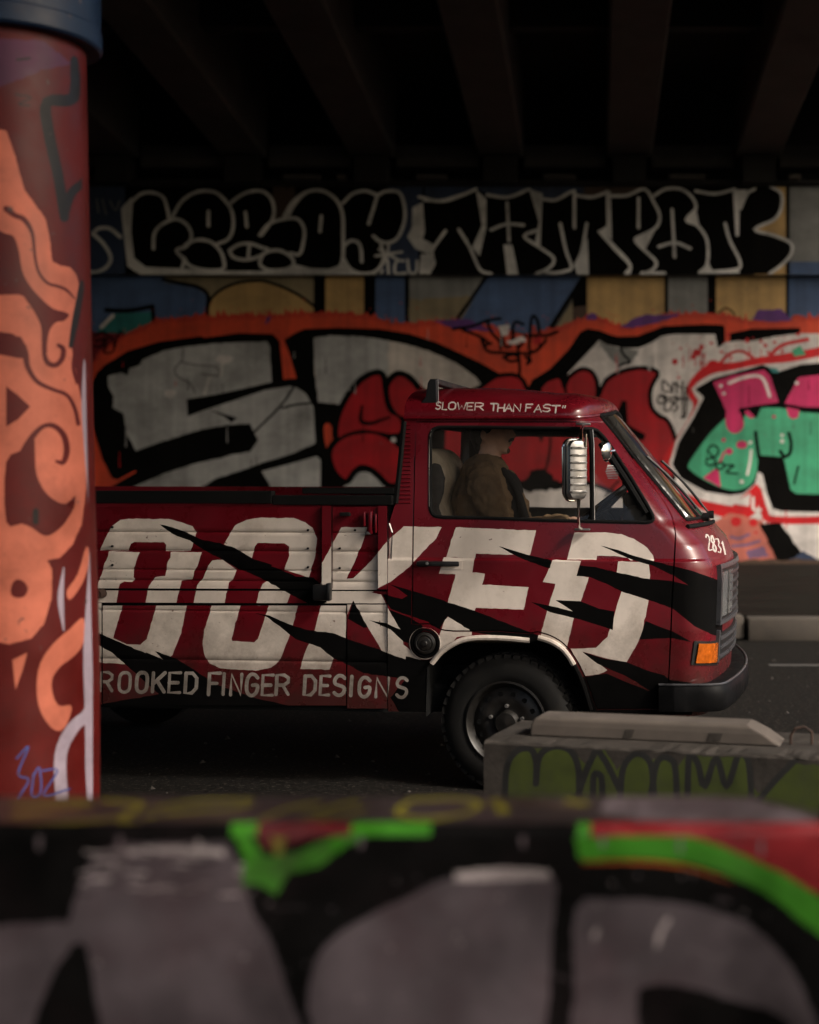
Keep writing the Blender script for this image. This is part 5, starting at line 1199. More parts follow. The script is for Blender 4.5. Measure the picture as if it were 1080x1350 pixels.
# ---------------- flatbed sides
X0b = -3.15
zr0 = L1(300, 667)[2]; ztopb = zr0
def bedrect(x0px, x1px, y0, y1, x0=None):
    a = mapper(bed)(np.array([(x1px, y1), (x1px, y0)], float), 900)[:2]
    b = mapper(bed)(np.array([(max(x0px, 40), y1), (max(x0px, 40), y0)], float), 900)[:2]
    if x0 is not None: b[:, 0] = x0
    return dens(np.array([b[0], a[0], a[1], b[1]]), .05)
bgz = sorted(sum([[c - .007, c - .0035, c, c + .0035, c + .007] for c in bed_lines + [L1(300, 806)[2], L1(300, 871)[2]]], []))
bg = gridpts(X0b, -.5, .09, zbot, 1.4, .022)
BLN = [np.array([(X0b - .02, z), (-.45, z)]) for z in bgz]
ds1, _, _ = panel('drop_side', bed, None, [], truck, bg, lines=BLN, dom_uv=bedrect(0, 424, 668, 776.5, X0b))
ds2, _, _ = panel('side_panel', bed, None, [], truck, bg, lines=BLN, dom_uv=bedrect(437.5, 510, 668, 777.5))
fr1, _, _ = panel('bed_rail', bed, None, [], truck, bg, lines=BLN, dom_uv=bedrect(0, 510.5, 779.5, 795.5, X0b))
lk, _, _ = panel('locker_door', bed, None, [], truck, bg, lines=BLN, dom_uv=bedrect(135.5, 456.5, 798.5, 930))
sp1, _, _ = panel('lower_panel', bed, None, [], truck, bg, lines=BLN, dom_uv=bedrect(458, 510.5, 797, 934))
xl_ = float(mapper(bed)(np.array([(134, 860)] * 3, float) + np.array([[0, 0], [.5, 0], [0, .5]]), 900)[0, 0])
# rear lower side with the rear wheel opening
RWX = -2.46
zl0, zl1 = L1(300, 934)[2], L1(300, 797)[2]
rd = [(X0b, zl1 - .0), (X0b, zl0 + .12)] + [(RWX - .40 * math.cos(a), .36 + .40 * math.sin(a)) for a in np.linspace(.02, math.pi - .02, 24) if .36 + .40 * math.sin(a) > zl0 and .36 + .40 * math.sin(a) < zl1 - .03] 
rd = np.array([(X0b, zl1), (X0b, zl0 + .1), (RWX - .40, zl0 + .1)] + [(RWX - .40 * math.cos(a), .36 + .36 * math.sin(a)) for a in np.linspace(.25, math.pi - .25, 22)] + [(RWX + .40, zl0), (xl_, zl0), (xl_, zl1)])
panel('lower_panel', bed, None, [], truck, bg, lines=BLN, dom_uv=dens(rd, .06))
# backing behind gaps
MB().box(((X0b + L1(511, 800)[0]) / 2, .045, (1.14 + zl1) / 2 + .02), (L1(511, 800)[0] - X0b - .02, .03, 1.30 - zl1)).build('bed_frame', 'liner', truck)
MB().box(((RWX + .42 + L1(545, 860)[0]) / 2, .05, (zl0 + zl1) / 2), (L1(545, 860)[0] - RWX - .42, .03, zl1 - zl0 + .02)).build('sill_box', 'liner', truck)
# post between drop side and fixed panel
pst = lambda x, z: np.column_stack([x, np.full(len(np.atleast_1d(x)), -.016), z])
def postrect(x0, x1, y0, y1): return dens(mapper(pst)(np.array([(x0, y1), (x1, y1), (x1, y0), (x0, y0)], float), 900)[:4], .05)
panel('post', pst, None, [], truck, None, dom_uv=postrect(424.5, 436.8, 667, 776), skirt=.028)
panel('post', pst, None, [], truck, None, dom_uv=postrect(498.5, 510.5, 667, 777), skirt=.028)
# black latch at the foot of the post
c = L1(425, 781, -.03)
MB().box(tuple(c), (.085, .045, .075), bev=.008).box((c[0] + .036, c[1] - .012, c[2] + .004), (.020, .045, .085), bev=.006).build('latch', 'black_plastic', truck, smooth=True)
c = L1(132, 783, -.02)
MB().lathe([(.0, -.03), (.02, -.03), (.022, 0), (.022, .03)], n=14, axis='y', c=tuple(c)).build('latch', 'rust', truck, smooth=True)
# folding lever and hinge pieces on the fixed panel
for (x, y, w_, h_, mm_) in ((489, 689, .018, .11, 'truck_red'), (481, 684, .012, .07, 'truck_red'), (496, 690, .010, .09, 'truck_red'), (486, 703, .030, .016, 'dull_metal'), (455, 678, .05, .018, 'liner')):
    c = L1(x, y, -.012); MB().box(tuple(c), (w_, .03, h_), bev=.004).build('hinge', mm_, truck, smooth=True)
c0, c1 = L1(513, 690, -.01), L1(517, 702, -.01)
MB().tube([tuple(c0), tuple(c1)], .005, 6).build('cable_end', 'dull_metal', truck)
for x, y in ((406, 699), (406, 723), (406, 748), (468, 699), (448, 723), (448, 749), (148, 695), (148, 720), (148, 745)):
    c = L1(x, y, .008); MB().lathe([(.0, -.006), (.005, -.005), (.006, .004)], n=8, axis='y', c=tuple(c)).build('bolt', 'liner', truck)
# top rails of the bed
z0, z1 = L1(250, 664)[2], L1(250, 647)[2]
xa, xb_, xc = X0b, L1(358, 655)[0], L1(517, 655)[0]
MB().box(((xa + xb_) / 2, .03, (z0 + z1) / 2), (xb_ - xa, .06, z1 - z0), bev=.004).build('top_rail', 'rubber', truck)
z2, z3 = L1(440, 666)[2], L1(440, 653)[2]
MB().box(((xb_ + xc) / 2, .035, (z2 + z3) / 2), (xc - xb_ - .004, .06, z3 - z2), bev=.004).build('top_rail', 'rubber', truck)
z4, z5 = L1(450, 652)[2] + .002, L1(450, 643)[2]
MB().box(((L1(395, 650)[0] + xc) / 2, .06, (z4 + z5) / 2), (xc - L1(395, 650)[0], .04, z5 - z4), bev=.003).build('top_rail', 'rubber', truck)
# far side, tailgate, headboard, floor
MB().box(((X0b + xc) / 2, TWD - .03, (1.12 + z1) / 2), (xc - X0b, .03, z1 - 1.0 - .12)).build('drop_side', 'truck_red', truck)
MB().box((X0b + .0, YC, (ZB0 + z0) / 2), (.03, TWD - .06, z0 - ZB0)).build('tailgate', 'truck_red', truck)
MB().box((xc - .03, YC, (ZB0 + z1) / 2), (.03, TWD - .10, z1 - ZB0 + .03)).build('headboard', 'liner', truck)
MB().box(((X0b + xc) / 2, YC, ZB0 - .02), (xc - X0b - .03, TWD - .12, .04)).build('bed_floor', 'liner', truck)
MB().box((-1.15, YC, .42), (3.9, TWD - .36, .14), bev=.02).build('chassis', 'liner', truck)
MB().box((.25, YC, .50), (1.5, TWD - .75, .12), bev=.02).build('cab_floor', 'liner', truck)

# ---------------- wheel arch
aw = bm_(arch, 8); aw = aw[aw[:, 1] > zbot - .02]
nseg = [p for p in aw]
apts = bm_(CR(arch, 3), 400)
apts = apts[: len(CR(arch, 3))]
A3 = body(apts[:, 0], apts[:, 1])
V = [tuple(p) for p in A3] + [(p[0], p[1] + .42, p[2]) for p in A3]
n = len(A3); mk('wheel_well', V, [(i, i + 1, n + i + 1, n + i) for i in range(n - 1)], 'liner', truck)
mk('wheel_well', [(p[0], .44, p[2]) for p in A3], [tuple(range(n))], 'liner', truck)
trimL = bm_(CR([(570, 874), (584, 858), (606, 845), (630, 840.5), (665, 841), (699, 844)], 4), 400)[:21]
trimR = bm_(CR([(710, 840), (728, 846), (744, 857), (757, 876), (768, 900), (779, 935)], 4), 400)[:21]
for tr, mm_ in ((trimL, 'truck_white'), (trimR[:13], 'truck_white'), (trimR[12:], 'truck_black')):
    T_ = shifted(body, .012)(tr[:, 0], tr[:, 1])
    MB().tube([tuple(p) for p in T_], .013, 8).build('arch_trim', mm_, truck, smooth=True)
tr = np.vstack([trimL[-1:], trimR[:1]]); MB().tube([tuple(p) for p in shifted(body, .010)(tr[:, 0], tr[:, 1])], .013, 8).build('arch_trim', 'truck_black', truck, smooth=True)

# ---------------- wheels
def make_wheel(name, cx, yc, steer, zc=.325, side=1):
    w_ = empty(name, (cx, yc, zc), steer); w_.parent = truck
    R = .325
    prof = [(.185, -.085), (.20, -.098), (.235, -.104), (.275, -.102), (.302, -.092), (.318, -.078), (R - .006, -.06), (R - .006, .06), (.318, .078), (.302, .092), (.275, .10), (.235, .104), (.20, .098), (.185, .085)]
    m = MB(); m.lathe(prof, n=72, axis='y', closed=True)
    nb = 44
    for k in range(nb):
        a = 2 * math.pi * k / nb
        for j, yy in enumerate((-.066, -.022, .022, .066)):
            aa = a + (j % 2) * math.pi / nb
            rot = Matrix.Rotation(-aa, 3, 'Y') @ Matrix.Rotation(.25 * (1 if j < 2 else -1), 3, 'X')
            r_ = R - .003 if j in (1, 2) else R - .008
            m.box((r_ * math.cos(aa), yy, r_ * math.sin(aa)), (.020, .040, .034), rot)
    m.build('tyre', 'tyre_rubber', w_, smooth=True)
    m = MB(); m.lathe([(.202, -.098), (.202, -.106), (.194, -.108), (.186, -.100), (.178, -.078), (.168, -.066), (.152, -.074), (.122, -.084), (.098, -.084), (.078, -.076), (.064, -.078), (.058, -.090), (.050, -.104), (.0, -.108)], n=56, axis='y')
    rim = m.build('rim', 'steel_rim', w_, smooth=True, sharp=40)
    for k in range(14):
        a = 2 * math.pi * k / 14
        MB().lathe([(.0, -.0815), (.0125, -.0815), (.0135, -.07)], n=12, axis='y', c=(.138 * math.cos(a), .0, .138 * math.sin(a))).build('vent_hole', 'liner', rim)
    for k in range(5):
        a = 2 * math.pi * k / 5 + .3
        MB().lathe([(.0, -.098), (.008, -.098), (.010, -.092), (.010, -.07)], n=8, axis='y', c=(.082 * math.cos(a), 0, .082 * math.sin(a))).build('wheel_nut', 'dull_metal', rim, smooth=True)
    return w_
make_wheel('wheel', 0.0, .145, math.radians(-7))
make_wheel('wheel', RWX, .145, 0)
def wheel_plain(cx, steer):
    w_ = empty('wheel', (cx, TWD - .145, .325), steer); w_.parent = truck
    MB().lathe([(.10, -.085), (.20, -.098), (.275, -.102), (.318, -.078), (.322, .0), (.318, .078), (.275, .10), (.20, .098), (.0, .06)], n=48, axis='y').build('tyre', 'tyre_rubber', w_, smooth=True)
wheel_plain(0, math.radians(-7)); wheel_plain(RWX, 0)
MB().tube([(0, .2, .33), (0, TWD - .2, .33)], .04, 10).build('axle', 'liner', truck)
MB().tube([(RWX, .2, .33), (RWX, TWD - .2, .33)], .05, 10).build('axle', 'liner', truck)

# ---------------- front: grilles, lamps, bumper
def front(d, z):
    z = np.asarray(z, float); return body(smax(z) - np.asarray(d, float), z)
def fpatch(d0, d1, z0, z1, off, nd=16, nz=6, depth=.02):
    """box-like piece lying on the curved front, from d0 to d1 off the centre line"""
    m = MB(); dd = np.linspace(d0, d1, nd); zz = np.linspace(z0, z1, nz)
    a, b = np.meshgrid(dd, zz, indexing='ij'); a = a.ravel(); b = b.ravel()
    n_ = -pnorm(front, a, b); p = front(a, b)
    o_ = p + n_ * off; i_ = p + n_ * (off - depth)
    V = np.vstack([o_, i_]); k = nd * nz; f = []
    for i in range(nd - 1):
        for j in range(nz - 1):
            q = (i * nz + j, (i + 1) * nz + j, (i + 1) * nz + j + 1, i * nz + j + 1)
            f += [q, tuple(k + x for x in q[::-1])]
    bd = [i * nz for i in range(nd)] + [(nd - 1) * nz + j for j in range(1, nz)] + [i * nz + nz - 1 for i in range(nd - 2, -1, -1)] + [j for j in range(nz - 2, 0, -1)]
    f += [(bd[i], bd[(i + 1) % len(bd)], k + bd[(i + 1) % len(bd)], k + bd[i]) for i in range(len(bd))]
    return V, f
def fbuild(name, mm_, d0, d1, z0, z1, off, depth=.02, parent=truck, both=True, nd=16, nz=6):
    V, f = fpatch(d0, d1, z0, z1, off, nd, nz, depth)
    for mir in ((False, True) if both else (False,)):
        W_ = V.copy()
        if mir: W_[:, 1] = TWD - W_[:, 1]
        m = MB(); m.add(W_, f); o = m.build(name, mm_, parent, smooth=True)
    return o
gz0, gz1 = L1(950, 823, .15)[2], L1(950, 748, .15)[2]
lz0, lz1 = L1(950, 874, .15)[2], L1(950, 838, .15)[2]
GD = .735
fbuild('grille', 'black_plastic', 0, GD, gz0, gz1, .010, .03)
fbuild('grille_surround', 'grille_grey', 0, GD + .01, gz1 - .012, gz1 + .006, .022, .03)
fbuild('grille_surround', 'grille_grey', 0, GD + .01, gz0 - .006, gz0 + .012, .022, .03)
fbuild('grille_surround', 'grille_grey', GD - .012, GD + .012, gz0 + .0125, gz1 - .0125, .022, .03)
for k in range(5):
    z_ = gz0 + (gz1 - gz0) * (k + 1) / 6
    fbuild('grille_bar', 'grille_grey', 0, GD - .25, z_ - .006, z_ + .006, .018, .015)
fbuild('lower_grille', 'black_plastic', 0, .70, lz0, lz1, .010, .03)
for k in range(3):
    z_ = lz0 + (lz1 - lz0) * (k + .5) / 3
    fbuild('grille_bar', 'grille_grey', 0, .70, z_ - .007, z_ + .007, .019, .015)
fbuild('grille_surround', 'grille_grey', .70, .725, lz0 - .004, lz1 + .02, .016, .02)
# rectangular headlamps behind one glass each side
for mir in (False, True):
    for dA, dB in ((.40, .555), (.57, .715)):
        V, f = fpatch(dA, dB, gz0 + .03, gz1 - .03, .017, 8, 6, .02)
        if mir: V[:, 1] = TWD - V[:, 1]
        m = MB(); m.add(V, f); hl = m.build('headlamp', 'lamp_glass', truck, smooth=True)
        V, f = fpatch(dB - .004, dB + .008, gz0 + .022, gz1 - .022, .021, 3, 6, .02)
        if mir: V[:, 1] = TWD - V[:, 1]
        m = MB(); m.add(V, f); m.build('bezel', 'chrome', hl, smooth=True)
# turn signal on the corner
def cpatch(name, mm_, pxs, off, depth, parent=truck, nu=10, nv=5):
    q = bm_(np.array(pxs, float), 900)[:4]   # tl, tr, br, bl
    m = MB(); V = []; 
    for i in range(nu):
        for j in range(nv):
            a, b = i / (nu - 1), j / (nv - 1)
            u = (q[0] * (1 - a) + q[1] * a) * (1 - b) + (q[3] * (1 - a) + q[2] * a) * b
            V.append(u)
    V = np.array(V); p = body(V[:, 0], V[:, 1]); n_ = pnorm(body, V[:, 0], V[:, 1])
    W_ = np.vstack([p + n_ * off, p + n_ * (off - depth)]); k = nu * nv; f = []
    for i in range(nu - 1):
        for j in range(nv - 1):
            g_ = (i * nv + j, (i + 1) * nv + j, (i + 1) * nv + j + 1, i * nv + j + 1); f += [g_, tuple(k + x for x in g_[::-1])]
    bd = [i * nv for i in range(nu)] + [(nu - 1) * nv + j for j in range(1, nv)] + [i * nv + nv - 1 for i in range(nu - 2, -1, -1)] + [j for j in range(nv - 2, 0, -1)]
    f += [(bd[i], bd[(i + 1) % len(bd)], k + bd[(i + 1) % len(bd)], k + bd[i]) for i in range(len(bd))]
    m.add(W_, f); return m.build(name, mm_, parent, smooth=True)
cpatch('lamp_housing', 'black_plastic', [(915, 845), (947, 844), (945, 876), (911, 876)], .006, .02)
ts_ = cpatch('turn_signal', 'amber', [(920, 848), (943.5, 847), (942, 872.5), (916, 873.5)], .014, .016)
# bumper
zb1, zb0 = L1(930, 903, -.02)[2], L1(930, 940, -.02)[2]
s0 = L1(903, 920)[0]
ss = np.concatenate([np.linspace(s0, .72, 6)[:-1], np.linspace(.72, 1.18, 16), np.linspace(1.18, float(smax(.5)), 12)[1:]])
base = body(ss, np.full(len(ss), .55)); bnn = pnorm(body, ss, np.full(len(ss), .55)); bnn[:, 2] = 0; bnn /= np.linalg.norm(bnn, axis=1)[:, None]
prof = [(-.02, zb1 - .006), (.060, zb1), (.082, zb1 - .012), (.090, zb1 - .05), (.088, zb0 + .02), (.075, zb0), (-.02, zb0)]
V = []
fw = np.clip((ss - s0) / .12, 0.25, 1)
full = [(base[i], bnn[i], fw[i]) for i in range(len(ss))] + [(np.array([base[i][0], TWD - base[i][1], base[i][2]]), bnn[i] * np.array([1, -1, 1]), fw[i]) for i in range(len(ss) - 2, -1, -1)]
for p, n_, w_ in full:
    for (o_, z_) in prof: V.append((p[0] + n_[0] * o_ * (w_ if o_ > 0 else 1), p[1] + n_[1] * o_ * (w_ if o_ > 0 else 1), z_))
k = len(prof); nf = len(full)
f = [(i * k + j, (i + 1) * k + j, (i + 1) * k + j + 1, i * k + j + 1) for i in range(nf - 1) for j in range(k - 1)] + [tuple(range(k)), tuple((nf - 1) * k + j for j in range(k))]
m = MB(); m.add(V, f); m.build('bumper', 'bumper_black', truck, smooth=True, sharp=50)
MB().tube([tuple(np.array([p[0] + n_[0] * .078 * w_, p[1] + n_[1] * .078 * w_, zb1 - .004])) for p, n_, w_ in full], .006, 6).build('bumper_trim', 'grille_grey', truck, smooth=True)
# cowl vent and wipers
cw = [(float(smax(zwb - .02)) - d, zwb - .03) for d in np.linspace(.76, 0, 14)]
MB().tube([tuple(p) for p in shifted(body, .004)(np.array([c[0] for c in cw]), np.array([c[1] for c in cw]))], .012, 6).build('cowl_vent', 'rubber', truck, smooth=True)
for dA, dB, zA, zB in ((.30, .62, zwb - .01, zwb + .30), (-.10, .20, zwb - .01, zwb + .28)):
    a = np.linspace(0, 1, 8); d_ = dA + (dB - dA) * a * .35; z_ = zA + (zB - zA) * a
    off = .02 + .012 * np.sin(a * math.pi)
    P_w = []
    for di, zi, oi in zip(d_, z_, off):
        dd = np.array([abs(di)]); pz = np.array([zi]); p = (front(dd, pz) - pnorm(front, dd, pz) * oi)[0]
        if di < 0: p[1] = TWD - p[1]
        P_w.append(tuple(p))
    wp = MB().tube(P_w, .006, 6).build('wiper', 'black_plastic', truck, smooth=True)
    P_b = [(p[0] - .006, p[1] - .01, p[2]) for p in P_w[1:]]
    MB().tube(P_b, .005, 6).build('wiper_blade', 'rubber', wp, smooth=True)
    MB().lathe([(0, -.02), (.02, -.015), (.022, .02)], n=12, axis='x', c=P_w[0]).build('wiper_pivot', 'black_plastic', wp, smooth=True)

# ---------------- fuel cap, door handle
fc = body(*[np.array([q]) for q in bm_(np.array([(560.5, 848), (561, 848), (561, 848.5)], float), 900)[0]])[0]
MB().lathe([(.072, .004), (.070, -.006), (.062, -.008), (.058, .0), (.056, -.004), (.0, -.004)], n=32, axis='y', c=tuple(fc)).build('fuel_cap_rim', 'truck_black', truck, smooth=True)
MB().lathe([(.054, -.002), (.050, -.010), (.040, -.014), (.034, -.010), (.030, -.018), (.016, -.020), (.012, -.026), (.0, -.027)], n=28, axis='y', c=tuple(fc)).build('fuel_cap', 'steel_rim', truck, smooth=True)
MB().lathe([(.0735, .0), (.0755, -.004), (.0775, .0)], n=32, axis='y', c=tuple(fc)).build('fuel_cap_bead', 'truck_white', truck, smooth=True)
h0, h1 = L1(550, 743, -.012), L1(606, 744, -.012)
hb_ = cpatch('handle_recess', 'truck_white', [(585, 735.5), (611, 736), (609, 751), (583, 750)], .003, .006, parent=door)
MB().box(((h0[0] + h1[0]) / 2, -.022, h0[2]), (h1[0] - h0[0], .016, .024), bev=.006).box((h0[0] + .03, -.008, h0[2]), (.05, .03, .030), bev=.006).build('door_handle', 'black_plastic', door, smooth=True)
c = L1(563, 743, -.032); MB().lathe([(0, -.004), (.007, -.003), (.008, .004)], n=10, axis='y', c=tuple(c)).build('door_lock', 'dull_metal', door, smooth=True)
# body crease mouldings
for pxs in ([(513, 733), (545, 734)], [(551, 735), (610, 736), (700, 738), (800, 739.5), (886, 741)]):
    q = bm_(np.array(pxs, float), 12)[:-2]
    q = q[: max(2, len(q) // 2)]
# ---------------- mirror
mY = -.20
mir = empty('side_mirror', tuple(L1(765, 697, -.02))); mir.parent = truck
mo = np.array(L1(765, 697, -.02))
def rel(p): return tuple(np.asarray(p) - mo)
mc = L1(760.5, 619.5, mY); mh = (659 - 580) / F * 6.75; mw = 27 / F * 6.75
rr = []
def rrect(w_, h_, r, n=5):
    out = []
    for cx_, cz_, a0 in ((w_ / 2 - r, h_ / 2 - r, 0), (-w_ / 2 + r, h_ / 2 - r, 90), (-w_ / 2 + r, -h_ / 2 + r, 180), (w_ / 2 - r, -h_ / 2 + r, 270)):
        for k in range(n + 1):
            a = math.radians(a0 + 90 * k / n); out.append((cx_ + r * math.cos(a), cz_ + r * math.sin(a)))
    return out
rotm = Matrix.Rotation(math.radians(34), 4, 'Z') 
def mplace(mb, name, mm_):
    mb.v = [tuple(rotm @ Vector(v)) for v in mb.v]
    c_ = rel(mc); mb.v = [(v[0] + c_[0], v[1] + c_[1], v[2] + c_[2]) for v in mb.v]
    return mb.build(name, mm_, mir, smooth=True, sharp=40)
# casing: domed back facing the camera side, flat glass behind
MW = mw * 1.02
casing = MB(); rings = [(1.0, .018), (1.0, .0), (.97, -.010), (.88, -.018), (.6, -.022)]
for (s_, yy) in rings: casing.v += [(x * s_, yy, z * (1 - (1 - s_) * .35)) for x, z in rrect(MW, mh, .032)]
nr = 24
for r_ in range(len(rings) - 1): casing.f += [(r_ * nr + i, r_ * nr + (i + 1) % nr, (r_ + 1) * nr + (i + 1) % nr, (r_ + 1) * nr + i) for i in range(nr)]
casing.f.append(tuple((len(rings) - 1) * nr + i for i in range(nr))); casing.f.append(tuple(range(nr))[::-1]); casing.m = [0] * len(casing.f)
mplace(casing, 'casing', 'mirror_casing')
for k in range(7):
    z_ = mh * (.5 - .135 - k * .122)
    rb = MB().tube([(-MW * .44, -.010, z_), (-MW * .36, -.021, z_), (0, -.026, z_), (MW * .36, -.021, z_), (MW * .46, -.008, z_)], .0060, 6); mplace(rb, 'rib', 'mirror_rib')
rim_ = MB().tube([(x * 1.06 - .006, .022, z * 1.02) for x, z in rrect(MW, mh, .036)], .0075, 8, closed=True); mplace(rim_, 'frame', 'chrome')
gl = MB().box((-.004, .026, 0), (MW * .9, .004, mh * .92), bev=.0015); mplace(gl, 'mirror_glass', 'lamp_glass')
top_a, top_b = L1(768.5, 560, .08), L1(766, 582, mY + .01)
MB().tube([rel(top_a), rel((top_a + top_b) / 2 + np.array([0, -.03, .01])), rel(top_b)], [.006, .0075, .010], 8).build('arm', 'chrome', mir, smooth=True)
bot_a, bot_b, bot_m = L1(768, 697, -.005), L1(763, 659, mY + .01), L1(762.5, 680, mY + .02)
MB().tube([rel(bot_b), rel((bot_b + bot_m) / 2), rel(bot_m), rel((bot_m + bot_a) / 2 + np.array([-.004, -.02, -.02])), rel(bot_a)], [.0095, .0065, .006, .006, .009], 8).build('arm', 'chrome', mir, smooth=True)
MB().box(rel(L1(768, 698, -.004)), (.075, .03, .010), bev=.004).build('foot', 'dull_metal', mir, smooth=True)
MB().box(rel(L1(769, 559, .085)), (.07, .03, .012), bev=.004).build('foot', 'dull_metal', mir, smooth=True)
MB().tube([rel(L1(772.5, 572, mY)), rel(L1(772, 590, mY))], .006, 6).build('clip', 'chrome', mir, smooth=True)
# small round chrome mirror clamped on the pillar
sm2 = empty('clip_mirror', tuple(L1(801, 595, -.03))); sm2.parent = truck
m = MB().lathe([(.0, -.012), (.03, -.009), (.045, -.002), (.050, .006), (.0, .008)], n=24, axis='y'); m.v = [tuple(Matrix.Rotation(math.radians(68), 3, 'Z') @ Vector(v)) for v in m.v]; m.build('disc', 'chrome', sm2, smooth=True)
c_ = L1(810, 594, .02) - L1(801, 595, -.03)
MB().tube([(.01, .0, .0), tuple(np.array(c_) * .6), tuple(c_)], .006, 6).build('bracket', 'chrome', sm2, smooth=True)

# ---------------- roof light bar
rbar = empty('roof_bar', tuple(L1(567, 535, .16))); rbar.parent = truck
ro = np.array(L1(567, 535, .16))
def rr_(p): return tuple(np.asarray(p) - ro)
for yb in (.17, TWD - .17):
    pr = [L1(551, 541, .17), L1(556, 531, .17), L1(562, 524, .17), L1(565, 505, .17), L1(568, 500, .17), L1(576, 500, .17), L1(577.5, 540, .17)]
    m = MB(); m.prism([(p[0] - ro[0], p[2] - ro[2]) for p in pr], yb - .02 - ro[1], yb + .02 - ro[1]); m.build('bracket', 'black_plastic', rbar, bevel=.004)
p0 = L1(571, 503, .17)
MB().box(rr_((p0[0], YC, p0[2])), (.045, TWD - .38, .030), bev=.006).build('crossbar', 'black_plastic', rbar)
MB().tube([rr_(L1(577.3, 500, .145)), rr_(L1(578, 538, .145))], .0025, 5).build('edge_strip', 'dull_metal', rbar)

# ---------------- interior
seat = empty('seat', (L1(585, 690, .5)[0], .5, .70)); seat.parent = truck
so = np.array([L1(585, 690, .5)[0], .5, .70])
sp = [(566, 700), (560, 640), (563, 603), (571, 592), (582, 590), (594, 600), (602, 618), (604, 634), (598, 648), (594, 660), (600, 676), (608, 700), (612, 740), (575, 740)]
pr = np.array([L1(x, y, .5) for x, y in sp])
V = []; k = len(pr)
for yy, sc in ((.22, .90), (.25, .98), (.32, 1.0), (.68, 1.0), (.75, .98), (.78, .90)):
    c_ = pr.mean(0)
    V += [((p[0] - c_[0]) * sc + c_[0] - so[0], yy - so[1], (p[2] - c_[2]) * (sc if p[2] > c_[2] else 1) + c_[2] - so[2]) for p in pr]
f = [(r * k + i, r * k + (i + 1) % k, (r + 1) * k + (i + 1) % k, (r + 1) * k + i) for r in range(5) for i in range(k)] + [tuple(range(k))[::-1], tuple(5 * k + i for i in range(k))]
m = MB(); m.add(V, f); sb_ = m.build('backrest', 'seat_cloth', seat, smooth=True, sharp=60)
md = sb_.modifiers.new('s', 'SUBSURF'); md.levels = 1; md.render_levels = 2
dk = np.array([L1(x, y, .215) for x, y in ((560, 660), (562, 625), (570, 610), (580, 612), (586, 630), (584, 650), (578, 668), (586, 690), (590, 720), (566, 720))])
m = MB(); m.prism([(p[0] - so[0], p[2] - so[2]) for p in dk], .213 - so[1], .25 - so[1]); m.build('side_bolster', 'seat_dark', seat, bevel=.012)
MB().box((.25, 0, .06), (.52, .54, .16), bev=.05).build('cushion', 'seat_cloth', seat, smooth=True)
MB().box((.02 + so[0] - so[0], .82, .34), (.16, .54, .78), bev=.05).build('passenger_backrest', 'seat_dark', seat, smooth=True) if False else None
dx0, dx1 = L1(822, 670, .4)[0], L1(925, 680, .4)[0]
zd = L1(850, 668, .5)[2]
dx1 = dx0 + .22
MB().box(((dx0 + dx1) / 2, YC, zd - .16), (dx1 - dx0, TWD - .42, .34), bev=.05).build('dashboard', 'black_plastic', truck, smooth=True)
MB().box((L1(834, 662, .5)[0] + .04, .52, zd + .035), (.14, .36, .09), bev=.03).build('instrument_hood', 'black_plastic', truck, smooth=True)
stw = empty('steering_wheel', tuple(L1(792, 668, .5))); stw.parent = truck; stw.rotation_euler = (0, math.radians(-38), 0)
MB().tube([(.19 * math.cos(a), .19 * math.sin(a), 0) for a in np.linspace(0, 2 * math.pi, 33)[:-1]], .013, 8, closed=True).build('wheel_ring', 'black_plastic', stw, smooth=True)
MB().tube([(-.19, 0, 0), (0, 0, -.03), (.19, 0, 0)], .012, 6).tube([(0, 0, -.03), (0, 0, -.25)], .022, 8).build('spokes', 'black_plastic', stw, smooth=True)
MB().box((.13, TWD - .10, 1.16), (1.28, .05, .30), bev=.01).build('door_card', 'seat_dark', doorf)
# patch of thin metal strips on the quarter light
m = MB()
q = bm_(CR(np.array([(797, 616), (803, 610), (812, 611), (818, 620), (815, 629), (806, 631), (799, 626)], float), 3, True), 900)[:21]
for k in range(9):
    y_ = 612 + k * 2.2; xx = [798 + abs(k - 4) * .8, 817 - abs(k - 4) * .6]
    pq = bm_(np.array([(xx[0], y_), (xx[1], y_), (xx[1], y_ + 1.1), (xx[0], y_ + 1.1)], float), 900)[:4]
    V = shifted(body, -.010)(pq[:, 0], pq[:, 1]); m.add(V, [(0, 1, 2, 3)])
m.build('glass_strips', 'dull_metal', door)
# ================================================================== DRIVER
DY = .48
po = np.array([L1(625, 700, DY)[0], DY, .92])
pw_ = l2w(po[None, :])[0]
person = empty('person', tuple(pw_), -TH)
tag(person, 'person in brown jacket with moustache sitting at the wheel, seen in profile', 'person')
def D3(px, py, y=DY): return Vector(tuple(L1(px, py, y) - po))
def sph(m, c, r, rot=None, n=14, mi=0):
    bm = bmesh.new(); bmesh.ops.create_uvsphere(bm, u_segments=n + 4, v_segments=n, radius=1.0)
    Mx = Matrix.Translation(c) @ (rot.to_4x4() if rot is not None else Matrix.Identity(4)) @ Matrix.Diagonal((r[0], r[1], r[2], 1))
    bm.transform(Mx); bm.verts.ensure_lookup_table()
    m.add([v.co[:] for v in bm.verts], [[v.index for v in f.verts] for f in bm.faces], mi); bm.free()
def limb(m, pts, rs, n=14):
    """tapered rounded limb through the joints"""
    Q = CR(np.column_stack([np.array([tuple(p) for p in pts]), np.array(rs)]), 5)
    m.tube([tuple(q[:3]) for q in Q], list(Q[:, 3]), n)
    sph(m, Vector(tuple(Q[0, :3])), (Q[0, 3],) * 3); sph(m, Vector(tuple(Q[-1, :3])), (Q[-1, 3],) * 3)
